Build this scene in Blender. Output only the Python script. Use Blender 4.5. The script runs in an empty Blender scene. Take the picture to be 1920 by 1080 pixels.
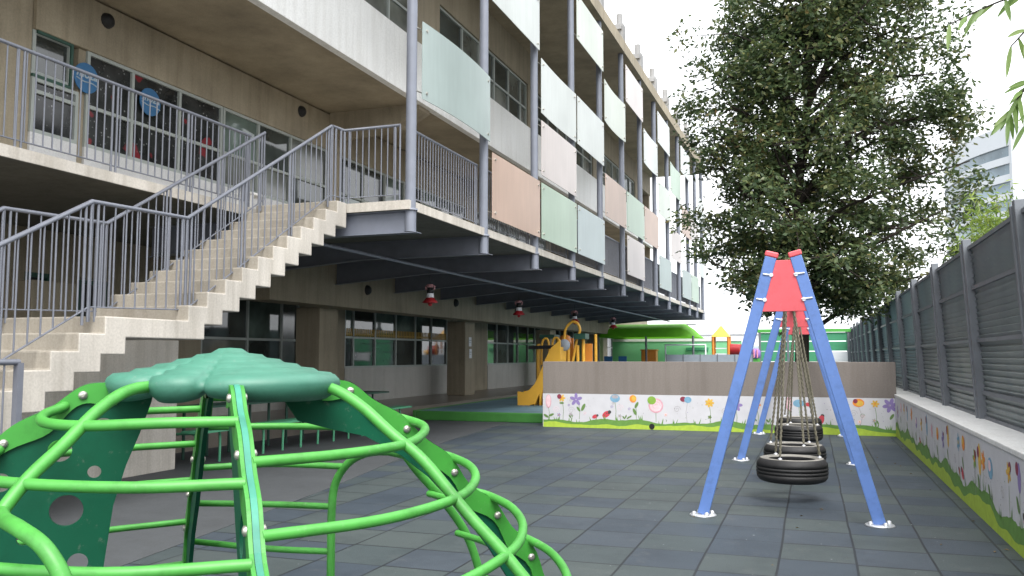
import bpy, bmesh, math, random
import numpy as np
from mathutils import Vector, Matrix
rnd = random.Random(7)
C = bpy.context.scene.collection
sc = bpy.context.scene

# ------------------------------------------------------------------ camera
cam_d = bpy.data.cameras.new("Camera"); cam = bpy.data.objects.new("Camera", cam_d); C.objects.link(cam)
cam_d.sensor_width = 36.0; cam_d.lens = 36.0 * 1610 / 1920; cam_d.clip_end = 3000; cam_d.clip_start = 0.05
cam.matrix_world = Matrix(((0.9442729, 0.02608721, 0.32812825, 0.0), (0.32916362, -0.07483649, -0.94130272, 0.0),
                           (0.0, 0.99685453, -0.07925303, 1.42), (0, 0, 0, 1)))
sc.camera = cam
# ------------------------------------------------------------------ sky, sun, exposure
SUN_EL, SUN_AZ = math.radians(56), math.radians(150)
w = bpy.data.worlds.new("World"); sc.world = w; w.use_nodes = True
wt = w.node_tree; wt.nodes.clear()
sky = wt.nodes.new("ShaderNodeTexSky"); sky.sky_type = 'NISHITA'; sky.sun_disc = False
sky.sun_elevation = SUN_EL; sky.sun_rotation = SUN_AZ
sky.air_density = 1.0; sky.dust_density = 6.0; sky.ozone_density = 1.0
hs = wt.nodes.new("ShaderNodeHueSaturation"); hs.inputs['Saturation'].default_value = 0.1
bgd = wt.nodes.new("ShaderNodeBackground"); bgd.inputs[1].default_value = 0.15
wo = wt.nodes.new("ShaderNodeOutputWorld")
ov = wt.nodes.new("ShaderNodeMix"); ov.data_type = 'RGBA'; ov.inputs[0].default_value = .72; ov.inputs[7].default_value = (5.6, 5.75, 5.95, 1)   # even overcast
wt.links.new(sky.outputs[0], hs.inputs['Color']); wt.links.new(hs.outputs[0], ov.inputs[6]); wt.links.new(ov.outputs[2], bgd.inputs[0]); wt.links.new(bgd.outputs[0], wo.inputs[0])
sl = bpy.data.lights.new("Sun", 'SUN'); sl.energy = 1.25; sl.angle = math.radians(38); sl.color = (1, .96, .9)
so = bpy.data.objects.new("Sun", sl); C.objects.link(so)
sd = Vector((math.sin(SUN_AZ) * math.cos(SUN_EL), math.cos(SUN_AZ) * math.cos(SUN_EL), math.sin(SUN_EL)))
so.rotation_euler = (-sd).to_track_quat('-Z', 'Y').to_euler(); so.location = (0, 0, 40)
sc.view_settings.view_transform = 'Standard'; sc.view_settings.look = 'None'
sc.view_settings.gamma = 1; sc.view_settings.exposure = 1.55
try:
    sc.cycles.max_bounces = 8; sc.cycles.diffuse_bounces = 5; sc.cycles.transparent_max_bounces = 12
except Exception: pass

# ------------------------------------------------------------------ materials
def lin(*c):   # sRGB 0-255 -> linear
    return tuple(((v / 255) / 12.92 if v / 255 <= .04045 else ((v / 255 + .055) / 1.055) ** 2.4) for v in c)
def nodes(name):
    m = bpy.data.materials.new(name); m.use_nodes = True
    nt = m.node_tree; nt.nodes.clear()
    out = nt.nodes.new("ShaderNodeOutputMaterial"); b = nt.nodes.new("ShaderNodeBsdfPrincipled")
    nt.links.new(b.outputs[0], out.inputs[0])
    return m, nt, b, out
def N(nt, t, **kw):
    n = nt.nodes.new(t)
    for k, v in kw.items():
        if k in n.inputs: n.inputs[k].default_value = v
        else: setattr(n, k, v)
    return n
def noise(nt, vec, scale, detail=4, rough=.55):
    n = N(nt, "ShaderNodeTexNoise"); n.inputs['Scale'].default_value = scale; n.inputs['Detail'].default_value = detail
    n.inputs['Roughness'].default_value = rough; nt.links.new(vec, n.inputs['Vector']); return n.outputs['Fac']
def ramp(nt, fac, stops):
    r = nt.nodes.new("ShaderNodeValToRGB"); e = r.color_ramp.elements
    while len(e) < len(stops): e.new(.5)
    for i, (p, c) in enumerate(stops): e[i].position = p; e[i].color = tuple(c) + (1,)
    nt.links.new(fac, r.inputs[0]); return r.outputs[0]
def mixc(nt, fac, a, b, mode='MIX'):
    m = nt.nodes.new("ShaderNodeMix"); m.data_type = 'RGBA'; m.blend_type = mode
    if isinstance(fac, (int, float)): m.inputs[0].default_value = fac
    else: nt.links.new(fac, m.inputs[0])
    for s, v in ((6, a), (7, b)):
        if isinstance(v, tuple): m.inputs[s].default_value = v[:3] + (1,)
        else: nt.links.new(v, m.inputs[s])
    return m.outputs[2]
def math_(nt, op, a, b=None, c=None):
    m = nt.nodes.new("ShaderNodeMath"); m.operation = op
    for i, v in enumerate((a, b, c)):
        if v is None: continue
        if isinstance(v, (int, float)): m.inputs[i].default_value = v
        else: nt.links.new(v, m.inputs[i])
    return m.outputs[0]
def vscale(nt, vec, s):
    m = nt.nodes.new("ShaderNodeMapping"); m.inputs['Scale'].default_value = s; nt.links.new(vec, m.inputs[0]); return m.outputs[0]
def pos(nt): return nt.nodes.new("ShaderNodeNewGeometry").outputs['Position']
def bump(nt, b, h, strength, dist=.01):
    bn = nt.nodes.new("ShaderNodeBump"); bn.inputs['Strength'].default_value = strength; bn.inputs['Distance'].default_value = dist
    nt.links.new(h, bn.inputs['Height']); nt.links.new(bn.outputs[0], b.inputs['Normal'])
def mat(name, col, rough=.5, var=.08, scale=4, metal=0, bmp=0, spec=.5, trans=0, wear=0):
    m, nt, b, out = nodes(name); p = pos(nt)
    n = noise(nt, p, scale)
    c = ramp(nt, n, [(.25, tuple(v * (1 - var) for v in col)), (.75, tuple(min(1, v * (1 + var)) for v in col))])
    if wear:
        w1 = ramp(nt, noise(nt, p, 26, 6, .75), [(.60, (0, 0, 0)), (.70, (1, 1, 1))]); w2 = ramp(nt, noise(nt, p, 3.2, 3), [(.42, (0, 0, 0)), (.65, (1, 1, 1))])
        c = mixc(nt, math_(nt, 'MULTIPLY', math_(nt, 'MULTIPLY', w1, w2), wear), c, (.30, .30, .27))
        dk = ramp(nt, noise(nt, p, 7, 6, .7), [(.33, (.62, .62, .58)), (.5, (1, 1, 1))]); c = mixc(nt, min(1.0, wear * 1.3), c, dk, 'MULTIPLY')
    nt.links.new(c, b.inputs['Base Color'])
    r2 = math_(nt, 'MULTIPLY_ADD', noise(nt, p, scale * 5), .16, rough - .08); nt.links.new(r2, b.inputs['Roughness'])
    b.inputs['Metallic'].default_value = metal; b.inputs['Specular IOR Level'].default_value = spec
    if bmp: bump(nt, b, noise(nt, p, 60, 6), bmp, .004)
    if trans:
        t = N(nt, "ShaderNodeBsdfTranslucent"); nt.links.new(c, t.inputs[0])
        mx = nt.nodes.new("ShaderNodeMixShader"); mx.inputs[0].default_value = trans
        nt.links.new(b.outputs[0], mx.inputs[1]); nt.links.new(t.outputs[0], mx.inputs[2]); nt.links.new(mx.outputs[0], out.inputs[0])
    return m
def concrete(name, col, dark=.7, rough=.75, streak=.5, spec=.35):
    m, nt, b, out = nodes(name); p = pos(nt)
    a = ramp(nt, noise(nt, p, .9, 6, .6), [(.3, tuple(v * dark for v in col)), (.62, col)])
    s = noise(nt, vscale(nt, p, (5, 5, .35)), 1.2, 5, .65)
    sr = ramp(nt, s, [(.34, (.62, .6, .56)), (.56, (1, 1, 1))])
    c = mixc(nt, streak, a, sr, 'MULTIPLY')
    f = ramp(nt, noise(nt, p, 45, 5), [(.3, (.86, .86, .86)), (.7, (1.06, 1.06, 1.06))])
    c = mixc(nt, 1.0, c, f, 'MULTIPLY')
    pits = ramp(nt, noise(nt, p, 130, 2), [(.26, (.55, .55, .55)), (.33, (1, 1, 1))])
    c = mixc(nt, .5, c, pits, 'MULTIPLY')
    nt.links.new(c, b.inputs['Base Color']); b.inputs['Roughness'].default_value = rough; b.inputs['Specular IOR Level'].default_value = spec
    bump(nt, b, noise(nt, p, 30, 8, .7), .25, .006)
    return m
def rubber_tiles():
    m, nt, b, out = nodes("rubber_tiles"); p = pos(nt)
    sx = nt.nodes.new("ShaderNodeSeparateXYZ")
    wob = N(nt, "ShaderNodeTexNoise"); wob.inputs['Scale'].default_value = .8; nt.links.new(p, wob.inputs['Vector'])
    va = nt.nodes.new("ShaderNodeVectorMath"); va.operation = 'MULTIPLY_ADD'
    nt.links.new(wob.outputs['Color'], va.inputs[0]); va.inputs[1].default_value = (.03, .03, 0); nt.links.new(p, va.inputs[2])
    nt.links.new(va.outputs[0], sx.inputs[0])
    u = math_(nt, 'DIVIDE', math_(nt, 'SUBTRACT', sx.outputs[0], .265), .508)
    iu = math_(nt, 'FLOOR', u); fu = math_(nt, 'FRACT', u)
    wn0 = nt.nodes.new("ShaderNodeTexWhiteNoise"); wn0.noise_dimensions = '1D'; nt.links.new(iu, wn0.inputs['W'])
    v = math_(nt, 'DIVIDE', math_(nt, 'ADD', sx.outputs[1], math_(nt, 'MULTIPLY', wn0.outputs[0], .07)), .54)
    iv = math_(nt, 'FLOOR', v); fv = math_(nt, 'FRACT', v)
    cb = nt.nodes.new("ShaderNodeCombineXYZ"); nt.links.new(iu, cb.inputs[0]); nt.links.new(iv, cb.inputs[1])
    wn = nt.nodes.new("ShaderNodeTexWhiteNoise"); wn.noise_dimensions = '3D'; nt.links.new(cb.outputs[0], wn.inputs['Vector'])
    par = math_(nt, 'MODULO', math_(nt, 'ABSOLUTE', math_(nt, 'ADD', iv, iu)), 2.0)
    bl = ramp(nt, wn.outputs[0], [(0, (.034, .047, .062)), (1, (.045, .058, .072))])
    gr = ramp(nt, wn.outputs[0], [(0, (.041, .056, .061)), (1, (.053, .067, .067))])
    sel = math_(nt, 'GREATER_THAN', math_(nt, 'ADD', par, math_(nt, 'MULTIPLY', math_(nt, 'SUBTRACT', wn.outputs[0], .5), 1.5)), .5)
    c = mixc(nt, sel, bl, gr)
    sp = ramp(nt, noise(nt, p, 160, 2), [(.35, (.72, .72, .72)), (.65, (1.25, 1.25, 1.25))]); c = mixc(nt, .8, c, sp, 'MULTIPLY')
    bigs = ramp(nt, noise(nt, p, .5, 5), [(.3, (.82, .84, .86)), (.7, (1.15, 1.14, 1.12))]); c = mixc(nt, 1.0, c, bigs, 'MULTIPLY')
    st_ = ramp(nt, noise(nt, p, 1.7, 6, .7), [(.40, (.74, .76, .78)), (.52, (1, 1, 1))]); c = mixc(nt, .7, c, st_, 'MULTIPLY')
    dst = ramp(nt, noise(nt, p, 3.1, 6, .75), [(.58, (0, 0, 0)), (.72, (1, 1, 1))]); c = mixc(nt, math_(nt, 'MULTIPLY', dst, .28), c, (.12, .12, .115))
    # joints: depth lines strong, cross lines weaker and varied
    eu = math_(nt, 'MINIMUM', fu, math_(nt, 'SUBTRACT', 1.0, fu)); ev = math_(nt, 'MINIMUM', fv, math_(nt, 'SUBTRACT', 1.0, fv))
    wnv = math_(nt, 'MULTIPLY_ADD', wn.outputs[0], .020, .006)
    gu = math_(nt, 'LESS_THAN', eu, .016); gv = math_(nt, 'LESS_THAN', ev, wnv)
    g = math_(nt, 'MAXIMUM', gu, gv)
    c = mixc(nt, math_(nt, 'MULTIPLY', g, .85), c, (.006, .008, .011))
    wsp = ramp(nt, noise(nt, p, 26, 1), [(.79, (0, 0, 0)), (.80, (1, 1, 1))]); c = mixc(nt, wsp, c, (.25, .26, .26))
    nt.links.new(c, b.inputs['Base Color']); b.inputs['Roughness'].default_value = .62; b.inputs['Specular IOR Level'].default_value = .45
    h = math_(nt, 'SUBTRACT', math_(nt, 'MULTIPLY', noise(nt, p, 220, 2), .25), g)
    bump(nt, b, h, .5, .004)
    return m
def dark_glass(name, tint=(.02, .026, .025), rough=.04):
    m, nt, b, out = nodes(name); p = pos(nt)
    c = ramp(nt, noise(nt, p, 1.1, 3), [(.35, tuple(t * .45 for t in tint)), (.7, tuple(t * 1.5 for t in tint))])
    nt.links.new(c, b.inputs['Base Color']); b.inputs['Roughness'].default_value = rough; b.inputs['Specular IOR Level'].default_value = .9
    bump(nt, b, noise(nt, p, 1.3, 2), .06, .02)
    return m
def leafmat(name, stops, trans=.3, rough=.45):
    m, nt, b, out = nodes(name)
    g = nt.nodes.new("ShaderNodeNewGeometry")
    big = noise(nt, g.outputs['Position'], .55, 3)
    f = math_(nt, 'MULTIPLY_ADD', g.outputs['Random Per Island'], .75, math_(nt, 'MULTIPLY', math_(nt, 'SUBTRACT', big, .35), .7))
    c = ramp(nt, f, stops); nt.links.new(c, b.inputs['Base Color'])
    b.inputs['Roughness'].default_value = rough; b.inputs['Specular IOR Level'].default_value = .5
    t = N(nt, "ShaderNodeBsdfTranslucent"); nt.links.new(c, t.inputs[0])
    mx = nt.nodes.new("ShaderNodeMixShader"); mx.inputs[0].default_value = trans
    nt.links.new(b.outputs[0], mx.inputs[1]); nt.links.new(t.outputs[0], mx.inputs[2]); nt.links.new(mx.outputs[0], out.inputs[0])
    return m
def plate_mat(name, holecol):
    return mat(name, holecol, .42, .06, 3)

MT = dict(
    conc=concrete("beige_concrete", (.36, .31, .225)), conc_br=concrete("brown_concrete", (.32, .275, .20), .75),
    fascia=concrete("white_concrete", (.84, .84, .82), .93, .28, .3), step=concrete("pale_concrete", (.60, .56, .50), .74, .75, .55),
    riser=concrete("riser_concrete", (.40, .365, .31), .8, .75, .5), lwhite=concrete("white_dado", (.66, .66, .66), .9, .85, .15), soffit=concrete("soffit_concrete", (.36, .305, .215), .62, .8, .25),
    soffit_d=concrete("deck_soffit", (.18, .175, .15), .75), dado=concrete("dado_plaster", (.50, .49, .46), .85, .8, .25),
    steel=mat("blue_grey_steel", (.17, .185, .225), .42, .08, 6), rail=mat("railing_steel", (.15, .16, .19), .4, .1, 9),
    beam=mat("beam_steel", (.15, .16, .19), .45, .12, 5), frame=mat("window_frame", (.34, .37, .35), .45, .06, 5),
    glass=dark_glass("window_glass", (.045, .055, .052)), glass_g=dark_glass("window_glass_green", (.10, .135, .118)),
    glass_b=dark_glass("curtained_glass", (.12, .13, .115), .12), black=mat("black_opening", (.006, .006, .007), .6),
    green_d=mat("dark_green_paint", (.012, .06, .04), .45), bolt=mat("bolt_steel", (.5, .48, .44), .35, metal=.8),
    white=mat("white_paint", (.72, .72, .70), .5, .05), wallgrey=concrete("grey_stucco", (.215, .19, .172), .9, .85, .3),
    muralw=mat("mural_white", (.54, .54, .57), .6, .05, 5, bmp=.2), cap=concrete("white_coping", (.74, .74, .73), .88, .7, .2),
    tiles=rubber_tiles(), walk=concrete("grey_walkway", (.066, .072, .078), .8, .7, .3, .45), ground=concrete("bare_ground", (.16, .16, .15), .8),
    hallfloor=concrete("polished_floor", (.24, .21, .18), .8, .28, 0, .5), kerb=mat("green_kerb", (.045, .20, .035), .6, .2, 2),
    blueplay=mat("blue_play_rubber", (.10, .18, .22), .7, .35, .8, bmp=.3),
    lime=mat("lime_tube", (.065, .31, .05), .46, .16, 5, wear=.5), limeplate=mat("lime_plate", (.04, .25, .032), .45, .1, 5, wear=.5),
    dplate=mat("dark_green_plate", (.003, .075, .038), .5, .08, 3, spec=.22, wear=.3), mplate=mat("plate_edge", (.05, .24, .17), .45, .25, 9, spec=.3),
    teal=mat("teal_plastic", (.055, .19, .135), .5, .16, 4, bmp=.25, wear=.35),
    blue=mat("blue_tube", (.095, .18, .44), .38, .07, 6, wear=.4), red=mat("red_plate", (.60, .085, .105), .45, .08, 3, wear=.3), galv=mat("galvanised", (.62, .64, .68), .35, .1, 20, .6),
    tyre=mat("tyre_rubber", (.016, .016, .017), .62, .25, 12, bmp=.3), tyre_dust=mat("dusty_tyre_rim", (.20, .19, .17), .7, .3, 9), chain=mat("rope_chain", (.135, .125, .09), .7, .25, 30),
    fpost=mat("fence_post", (.135, .147, .165), .5, .15, 6), 
    bark=concrete("bark", (.035, .028, .022), .5, .9), yellow=mat("yellow_plastic", (.78, .42, .05), .4, .06, 3),
    orange=mat("orange_plastic", (.62, .22, .03), .45), awn=mat("lime_canvas", (.17, .50, .03), .75, .1, 2, trans=.35),
    gwall=mat("mint_wall", (.20, .52, .27), .7, .06, 1.5), gscreen=mat("green_screen", (.05, .26, .13), .6, .12, 3), gtrim=mat("lime_trim", (.07, .32, .05), .6),
    pale=mat("pale_building", (.66, .67, .70), .7, .04, .2), pglass=mat("pale_glass", (.36, .43, .47), .3, .4, .12), greyb=mat("grey_blue_panel", (.26, .29, .33), .6),
    sign=mat("blue_sign", (.022, .12, .27), .5), paper=mat("paper", (.62, .63, .66), .6), purple=mat("purple", (.24, .14, .42), .6),
    bamboo_stem=mat("bamboo_stem", (.16, .22, .05), .5), bowpink=mat("bow_pink", (.32, .16, .17), .6), signtext=mat("sign_text", (.34, .42, .48), .6), benchgreen=mat("bench_green", (.09, .36, .20), .45, .08), stub=concrete("stub_concrete", (.34, .34, .34)), towerwall=mat("tower_wall", (.47, .50, .53), .6, .03, .2), towerglass=mat("tower_glass", (.17, .23, .27), .25, .5, .12), dryleaf=mat("dry_leaf", (.16, .11, .05), .7, .4, 9), ochre=mat("ochre_tone", (.32, .20, .03), .6, .2, 3), bell=mat("red_bell", (.30, .012, .016), .45), pink=mat("pink", (.72, .28, .36), .6),
)
def glass_panel_mat(name, col):
    m, nt, b, out = nodes(name); p = pos(nt)
    c = ramp(nt, noise(nt, p, .6, 3), [(.3, tuple(v * .88 for v in col)), (.7, tuple(min(1, v * 1.06) for v in col))])
    s = ramp(nt, noise(nt, vscale(nt, p, (6, 6, .6)), 2.0, 4), [(.3, (.9, .9, .9)), (.7, (1.03, 1.03, 1.03))]); c = mixc(nt, .6, c, s, 'MULTIPLY')
    nt.links.new(c, b.inputs['Base Color']); b.inputs['Roughness'].default_value = .33; b.inputs['Specular IOR Level'].default_value = .6
    t = N(nt, "ShaderNodeBsdfTranslucent"); nt.links.new(c, t.inputs[0])
    mx = nt.nodes.new("ShaderNodeMixShader"); mx.inputs[0].default_value = .18
    nt.links.new(b.outputs[0], mx.inputs[1]); nt.links.new(t.outputs[0], mx.inputs[2]); nt.links.new(mx.outputs[0], out.inputs[0])
    return m
def display_mat():
    m, nt, b, out = nodes("display_window"); p = pos(nt)
    c0 = ramp(nt, noise(nt, p, 2.5, 3), [(.35, (.010, .011, .012)), (.7, (.035, .037, .037))])
    v = nt.nodes.new("ShaderNodeTexVoronoi"); v.inputs['Scale'].default_value = 14; nt.links.new(p, v.inputs['Vector'])
    sp = ramp(nt, v.outputs['Distance'], [(.10, (1, 1, 1)), (.24, (0, 0, 0))])
    msk = ramp(nt, noise(nt, p, 5, 3), [(.48, (0, 0, 0)), (.56, (1, 1, 1))])
    c = mixc(nt, math_(nt, 'MULTIPLY', sp, msk), c0, (.26, .27, .27))
    rd = ramp(nt, noise(nt, p, 2.1, 2, .4), [(.66, (0, 0, 0)), (.68, (1, 1, 1))]); c = mixc(nt, math_(nt, 'MULTIPLY', rd, .8), c, (.22, .02, .03))
    nt.links.new(c, b.inputs['Base Color']); b.inputs['Roughness'].default_value = .12; b.inputs['Specular IOR Level'].default_value = .5
    return m
MT['display'] = display_mat()
GP = dict(teal=glass_panel_mat("teal_panel", (.37, .445, .43)), peach=glass_panel_mat("peach_panel", (.54, .40, .325)),
          green=glass_panel_mat("green_panel", (.43, .545, .44)), blue=glass_panel_mat("bluish_panel", (.46, .54, .55)),
          white=glass_panel_mat("white_panel", (.60, .64, .62)), pinkw=glass_panel_mat("pinkish_panel", (.62, .565, .545)), lemon=glass_panel_mat("pale_green_panel", (.59, .645, .57)))

# ------------------------------------------------------------------ mesh helpers
WM = {}
def world_of(o):
    m = Matrix.Identity(4)
    while o is not None:
        m = Matrix.Translation(o.location) @ o.rotation_euler.to_matrix().to_4x4() @ m; o = o.parent
    return m
class MB:
    def __init__(s): s.v = []; s.f = []; s.mi = []; s.sm = []
    def add(s, verts, faces, mi=0, smooth=False):
        b = len(s.v); s.v += [tuple(v) for v in verts]
        for f in faces: s.f.append(tuple(b + i for i in f)); s.mi.append(mi); s.sm.append(smooth)
        return s
    def box(s, x0, x1, y0, y1, z0, z1, mi=0):
        v = [(x0, y0, z0), (x1, y0, z0), (x1, y1, z0), (x0, y1, z0), (x0, y0, z1), (x1, y0, z1), (x1, y1, z1), (x0, y1, z1)]
        return s.add(v, [(0, 3, 2, 1), (4, 5, 6, 7), (0, 1, 5, 4), (1, 2, 6, 5), (2, 3, 7, 6), (3, 0, 4, 7)], mi)
    def bar(s, a, b, w, h, up=(0, 0, 1), mi=0):
        a, b = Vector(a), Vector(b); d = (b - a).normalized(); up = Vector(up)
        sx = d.cross(up)
        if sx.length < 1e-4: sx = d.cross(Vector((1, 0, 0)))
        sx.normalize(); uy = sx.cross(d).normalized()
        v = [p + sx * (w / 2 * i) + uy * (h / 2 * j) for p in (a, b) for i, j in ((-1, -1), (1, -1), (1, 1), (-1, 1))]
        return s.add(v, [(0, 1, 2, 3), (7, 6, 5, 4), (0, 4, 5, 1), (1, 5, 6, 2), (2, 6, 7, 3), (3, 7, 4, 0)], mi)
    def tube(s, pts, r, n=10, mi=0, smooth=True, closed=False, caps=True):
        pts = [Vector(p) for p in pts]; rs = r if isinstance(r, (list, tuple)) else [r] * len(pts)
        L = len(pts); T = []
        for i in range(L):
            if closed: t = pts[(i + 1) % L] - pts[i - 1]
            else: t = pts[min(i + 1, L - 1)] - pts[max(i - 1, 0)]
            T.append(t.normalized())
        u = T[0].cross(Vector((0, 0, 1)))
        if u.length < 1e-3: u = T[0].cross(Vector((1, 0, 0)))
        u.normalize(); V = []
        for i in range(L):
            if i:
                u = (u - T[i] * u.dot(T[i]));  u.normalize()
            w_ = T[i].cross(u)
            for k in range(n):
                a = 2 * math.pi * k / n; V.append(pts[i] + (u * math.cos(a) + w_ * math.sin(a)) * rs[i])
        F = []
        for i in range(L if closed else L - 1):
            j = (i + 1) % L
            for k in range(n): F.append((i * n + k, i * n + (k + 1) % n, j * n + (k + 1) % n, j * n + k))
        s.add(V, F, mi, smooth)
        if caps and not closed:
            s.add(V[:n], [tuple(reversed(range(n)))], mi); s.add(V[-n:], [tuple(range(n))], mi)
        return s
    def lathe(s, prof, c, n=16, mi=0, smooth=True):
        V = []; F = []
        for r, z in prof:
            for k in range(n): a = 2 * math.pi * k / n; V.append((c[0] + r * math.cos(a), c[1] + r * math.sin(a), c[2] + z))
        for i in range(len(prof) - 1):
            for k in range(n): F.append((i * n + k, i * n + (k + 1) % n, (i + 1) * n + (k + 1) % n, (i + 1) * n + k))
        return s.add(V, F, mi, smooth)
    def prism(s, poly, ex, fn, mi=0):   # poly 2D list, extrude ex=(d0,d1); fn(u,v,d)->xyz
        n = len(poly); V = [fn(u, v, ex[0]) for u, v in poly] + [fn(u, v, ex[1]) for u, v in poly]
        F = [tuple(range(n)), tuple(range(2 * n - 1, n - 1, -1))] + [(i, i + n, (i + 1) % n + n, (i + 1) % n) for i in range(n)]
        return s.add(V, F, mi)
    def build(s, name, mats, parent=None, world=False, bevel=0, fix=True):
        if not isinstance(mats, (list, tuple)): mats = [mats]
        me = bpy.data.meshes.new(name); vs = s.v
        if world and parent is not None:
            inv = world_of(parent).inverted(); vs = [tuple(inv @ Vector(v)) for v in vs]
        me.from_pydata(vs, [], s.f)
        for m in mats: me.materials.append(MT[m] if isinstance(m, str) else m)
        me.polygons.foreach_set('material_index', s.mi); me.polygons.foreach_set('use_smooth', s.sm)
        if fix:
            bm = bmesh.new(); bm.from_mesh(me); bmesh.ops.recalc_face_normals(bm, faces=bm.faces); bm.to_mesh(me); bm.free()
        me.update()
        o = bpy.data.objects.new(name, me); C.objects.link(o)
        if parent is not None: o.parent = parent
        if bevel:
            b = o.modifiers.new("bev", 'BEVEL'); b.width = bevel; b.segments = 2; b.limit_method = 'ANGLE'
        return o
def tag(o, label, cat, group=None):
    o['label'] = label; o['category'] = cat
    if group: o['group'] = group
    return o
def thing(name, label, cat, loc=(0, 0, 0), rz=0, group=None):
    o = bpy.data.objects.new(name, None); C.objects.link(o); o.empty_display_size = .2
    o.location = loc; o.rotation_euler = (0, 0, rz); return tag(o, label, cat, group)
def struct(o): o['kind'] = 'structure'; return o
def copy_tree(o, parent=None):
    c = o.copy(); C.objects.link(c); c.parent = parent
    for ch in [x for x in bpy.data.objects if x.parent == o]: copy_tree(ch, c)
    return c
def smooth_path(pts, sub=6, closed=False):
    P = [np.array(p, float) for p in pts]; n = len(P); out = []
    for i in range(n - (0 if closed else 1)):
        p0 = P[i - 1] if (i > 0 or closed) else 2 * P[0] - P[1]; p1 = P[i]; p2 = P[(i + 1) % n]
        p3 = P[(i + 2) % n] if (i + 2 < n or closed) else 2 * P[-1] - P[-2]
        for k in range(sub):
            t = k / sub
            out.append(.5 * ((2 * p1) + (-p0 + p2) * t + (2 * p0 - 5 * p1 + 4 * p2 - p3) * t * t + (-p0 + 3 * p1 - 3 * p2 + p3) * t ** 3))
    if not closed: out.append(P[-1])
    return [tuple(p) for p in out]

# ------------------------------------------------------------------ ground
g = MB(); g.add([(-600, -300, -.06), (600, -300, -.06), (600, 900, -.06), (-600, 900, -.06)], [(0, 1, 2, 3)]); struct(g.build("ground", "ground"))
g = MB(); g.box(-9.0, 1.9, -3, 17.7, -.05, 0); struct(g.build("rubber_floor", "tiles"))
g = MB(); g.prism([(-3.9, -3), (-4.35, 4), (-4.95, 8.2), (-5.5, 11.2), (-5.88, 13.9), (-6.2, 17.7), (-8.9, 17.7), (-8.9, -3)], (-.02, .004), lambda u, v, d: (u, v, d))
struct(g.build("walkway", "walk"))
g = MB(); g.box(-8.42, -5.0, 17.6, 17.7, 0, .205); g.box(-8.5, -8.42, 17.6, 50, 0, .215); kb = struct(g.build("kerb", "kerb", bevel=.02))
g = MB(); g.box(-8.42, 1.9, 17.7, 50, 0, .2); struct(g.build("play_floor", "blueplay"))

# ------------------------------------------------------------------ school building (local frame: x = off facade, y = along it)
BO, BR = (-5.1, 10.44, 0), -math.radians(.8)
bld = thing("school_building", "three storey concrete school with steel posts and pastel glass panels", "building", BO, BR)
def bl(x, y, z=0):   # building local -> world
    c, s_ = math.cos(BR), math.sin(BR); return (BO[0] + c * x - s_ * y, BO[1] + s_ * x + c * y, BO[2] + z)
PY = [0, 2.66, 5.3, 7.92, 10.5, 13.02, 15.55, 17.95, 20.4, 22.85, 25.3, 27.5, 29.6]
END = 30.0
def part(name, m, mb, parent=bld, **k): return mb.build(name, m, parent, **k)
part("ground_floor_slab", "hallfloor", MB().box(-14, -3.75, -12, 40, -.02, .25))
part("ground_floor_wall", ["conc_br", "dado"], MB().box(-6.4, -6.1, -12, 31, 2.70, 3.38).box(-6.4, -6.1, -12, -.75, .25, 2.70).box(-6.4, -6.1, -.27, .24, .25, 2.7)
     .box(-6.4, -6.1, .85, 3.2, .25, 2.7).box(-6.4, -6.1, 6.5, 8.5, .25, 2.7).box(-6.4, -6.1, 14.75, 15.55, .25, 2.7).box(-6.4, -6.1, 16.3, 18.2, .25, 2.7)
     .box(-6.4, -6.1, 24.4, 26.2, .25, 2.7).box(-6.4, -6.1, 30.4, 36.2, .25, 2.7).box(-6.4, -6.1, 31, 43, 2.7, 3.38).box(-6.4, -6.1, 43.6, 44.4, .25, 2.7)
     .box(-6.38, -6.08, 3.2, 6.5, .25, 1.12, 1).box(-6.38, -6.08, 8.5, 14.75, .25, 1.12, 1).box(-6.38, -6.08, 18.2, 24.4, .25, 1.12, 1).box(-6.38, -6.08, 26.2, 30.4, .25, 1.12, 1))
part("edge_beam", "conc_br", MB().box(-5.0, -4.4, 3.0, 39, 2.47, 3.385))
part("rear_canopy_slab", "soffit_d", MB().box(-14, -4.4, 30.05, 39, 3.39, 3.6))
for y in (-8.8, -1.6, 5.55, 13.5, 22.0, 29.9, 37.6):
    part("concrete_column", "conc_br", MB().box(-5.55, -4.95, y, y + .75, .25, 2.47), bevel=.015)
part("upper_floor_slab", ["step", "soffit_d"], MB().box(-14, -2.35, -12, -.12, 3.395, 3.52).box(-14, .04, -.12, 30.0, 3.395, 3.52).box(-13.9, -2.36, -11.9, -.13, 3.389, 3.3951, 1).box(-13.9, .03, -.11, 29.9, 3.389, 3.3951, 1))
# upper floor wall
part("upper_floor_wall", ["conc", "lwhite"], MB().box(-4.9, -4.5, -12, -2.15, 3.52, 6.5).box(-4.9, -4.5, -1.40, -1.27, 3.52, 5.74).box(-4.9, -4.46, -2.15, -1.40, 3.52, 4.36, 1).box(-4.9, -4.44, -2.15, 30, 5.74, 6.5)
     .box(-4.9, -4.46, -1.27, 30, 3.52, 4.36, 1).box(-4.9, -4.45, 5.0, 5.5, 4.36, 5.74).box(-4.9, -4.45, 12.4, 13.0, 4.36, 5.74).box(-4.9, -4.45, 20, 20.6, 4.36, 5.74), bevel=.01)
part("cross_beam", "conc", MB().prism([(-4.44, 6.05), (-2.9, 6.12), (-2.36, 6.42), (-2.36, 6.53), (-4.44, 6.53)], (5.0, 5.5), lambda u, v, d: (u, d, v)))
part("cross_beam", "conc", MB().prism([(-4.44, 6.05), (-2.9, 6.12), (-2.36, 6.42), (-2.36, 6.53), (-4.44, 6.53)], (12.5, 13.0), lambda u, v, d: (u, d, v)))
part("second_floor_slab", "soffit", MB().box(-14, -2.4, -12, 30, 6.53, 6.75))
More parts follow.
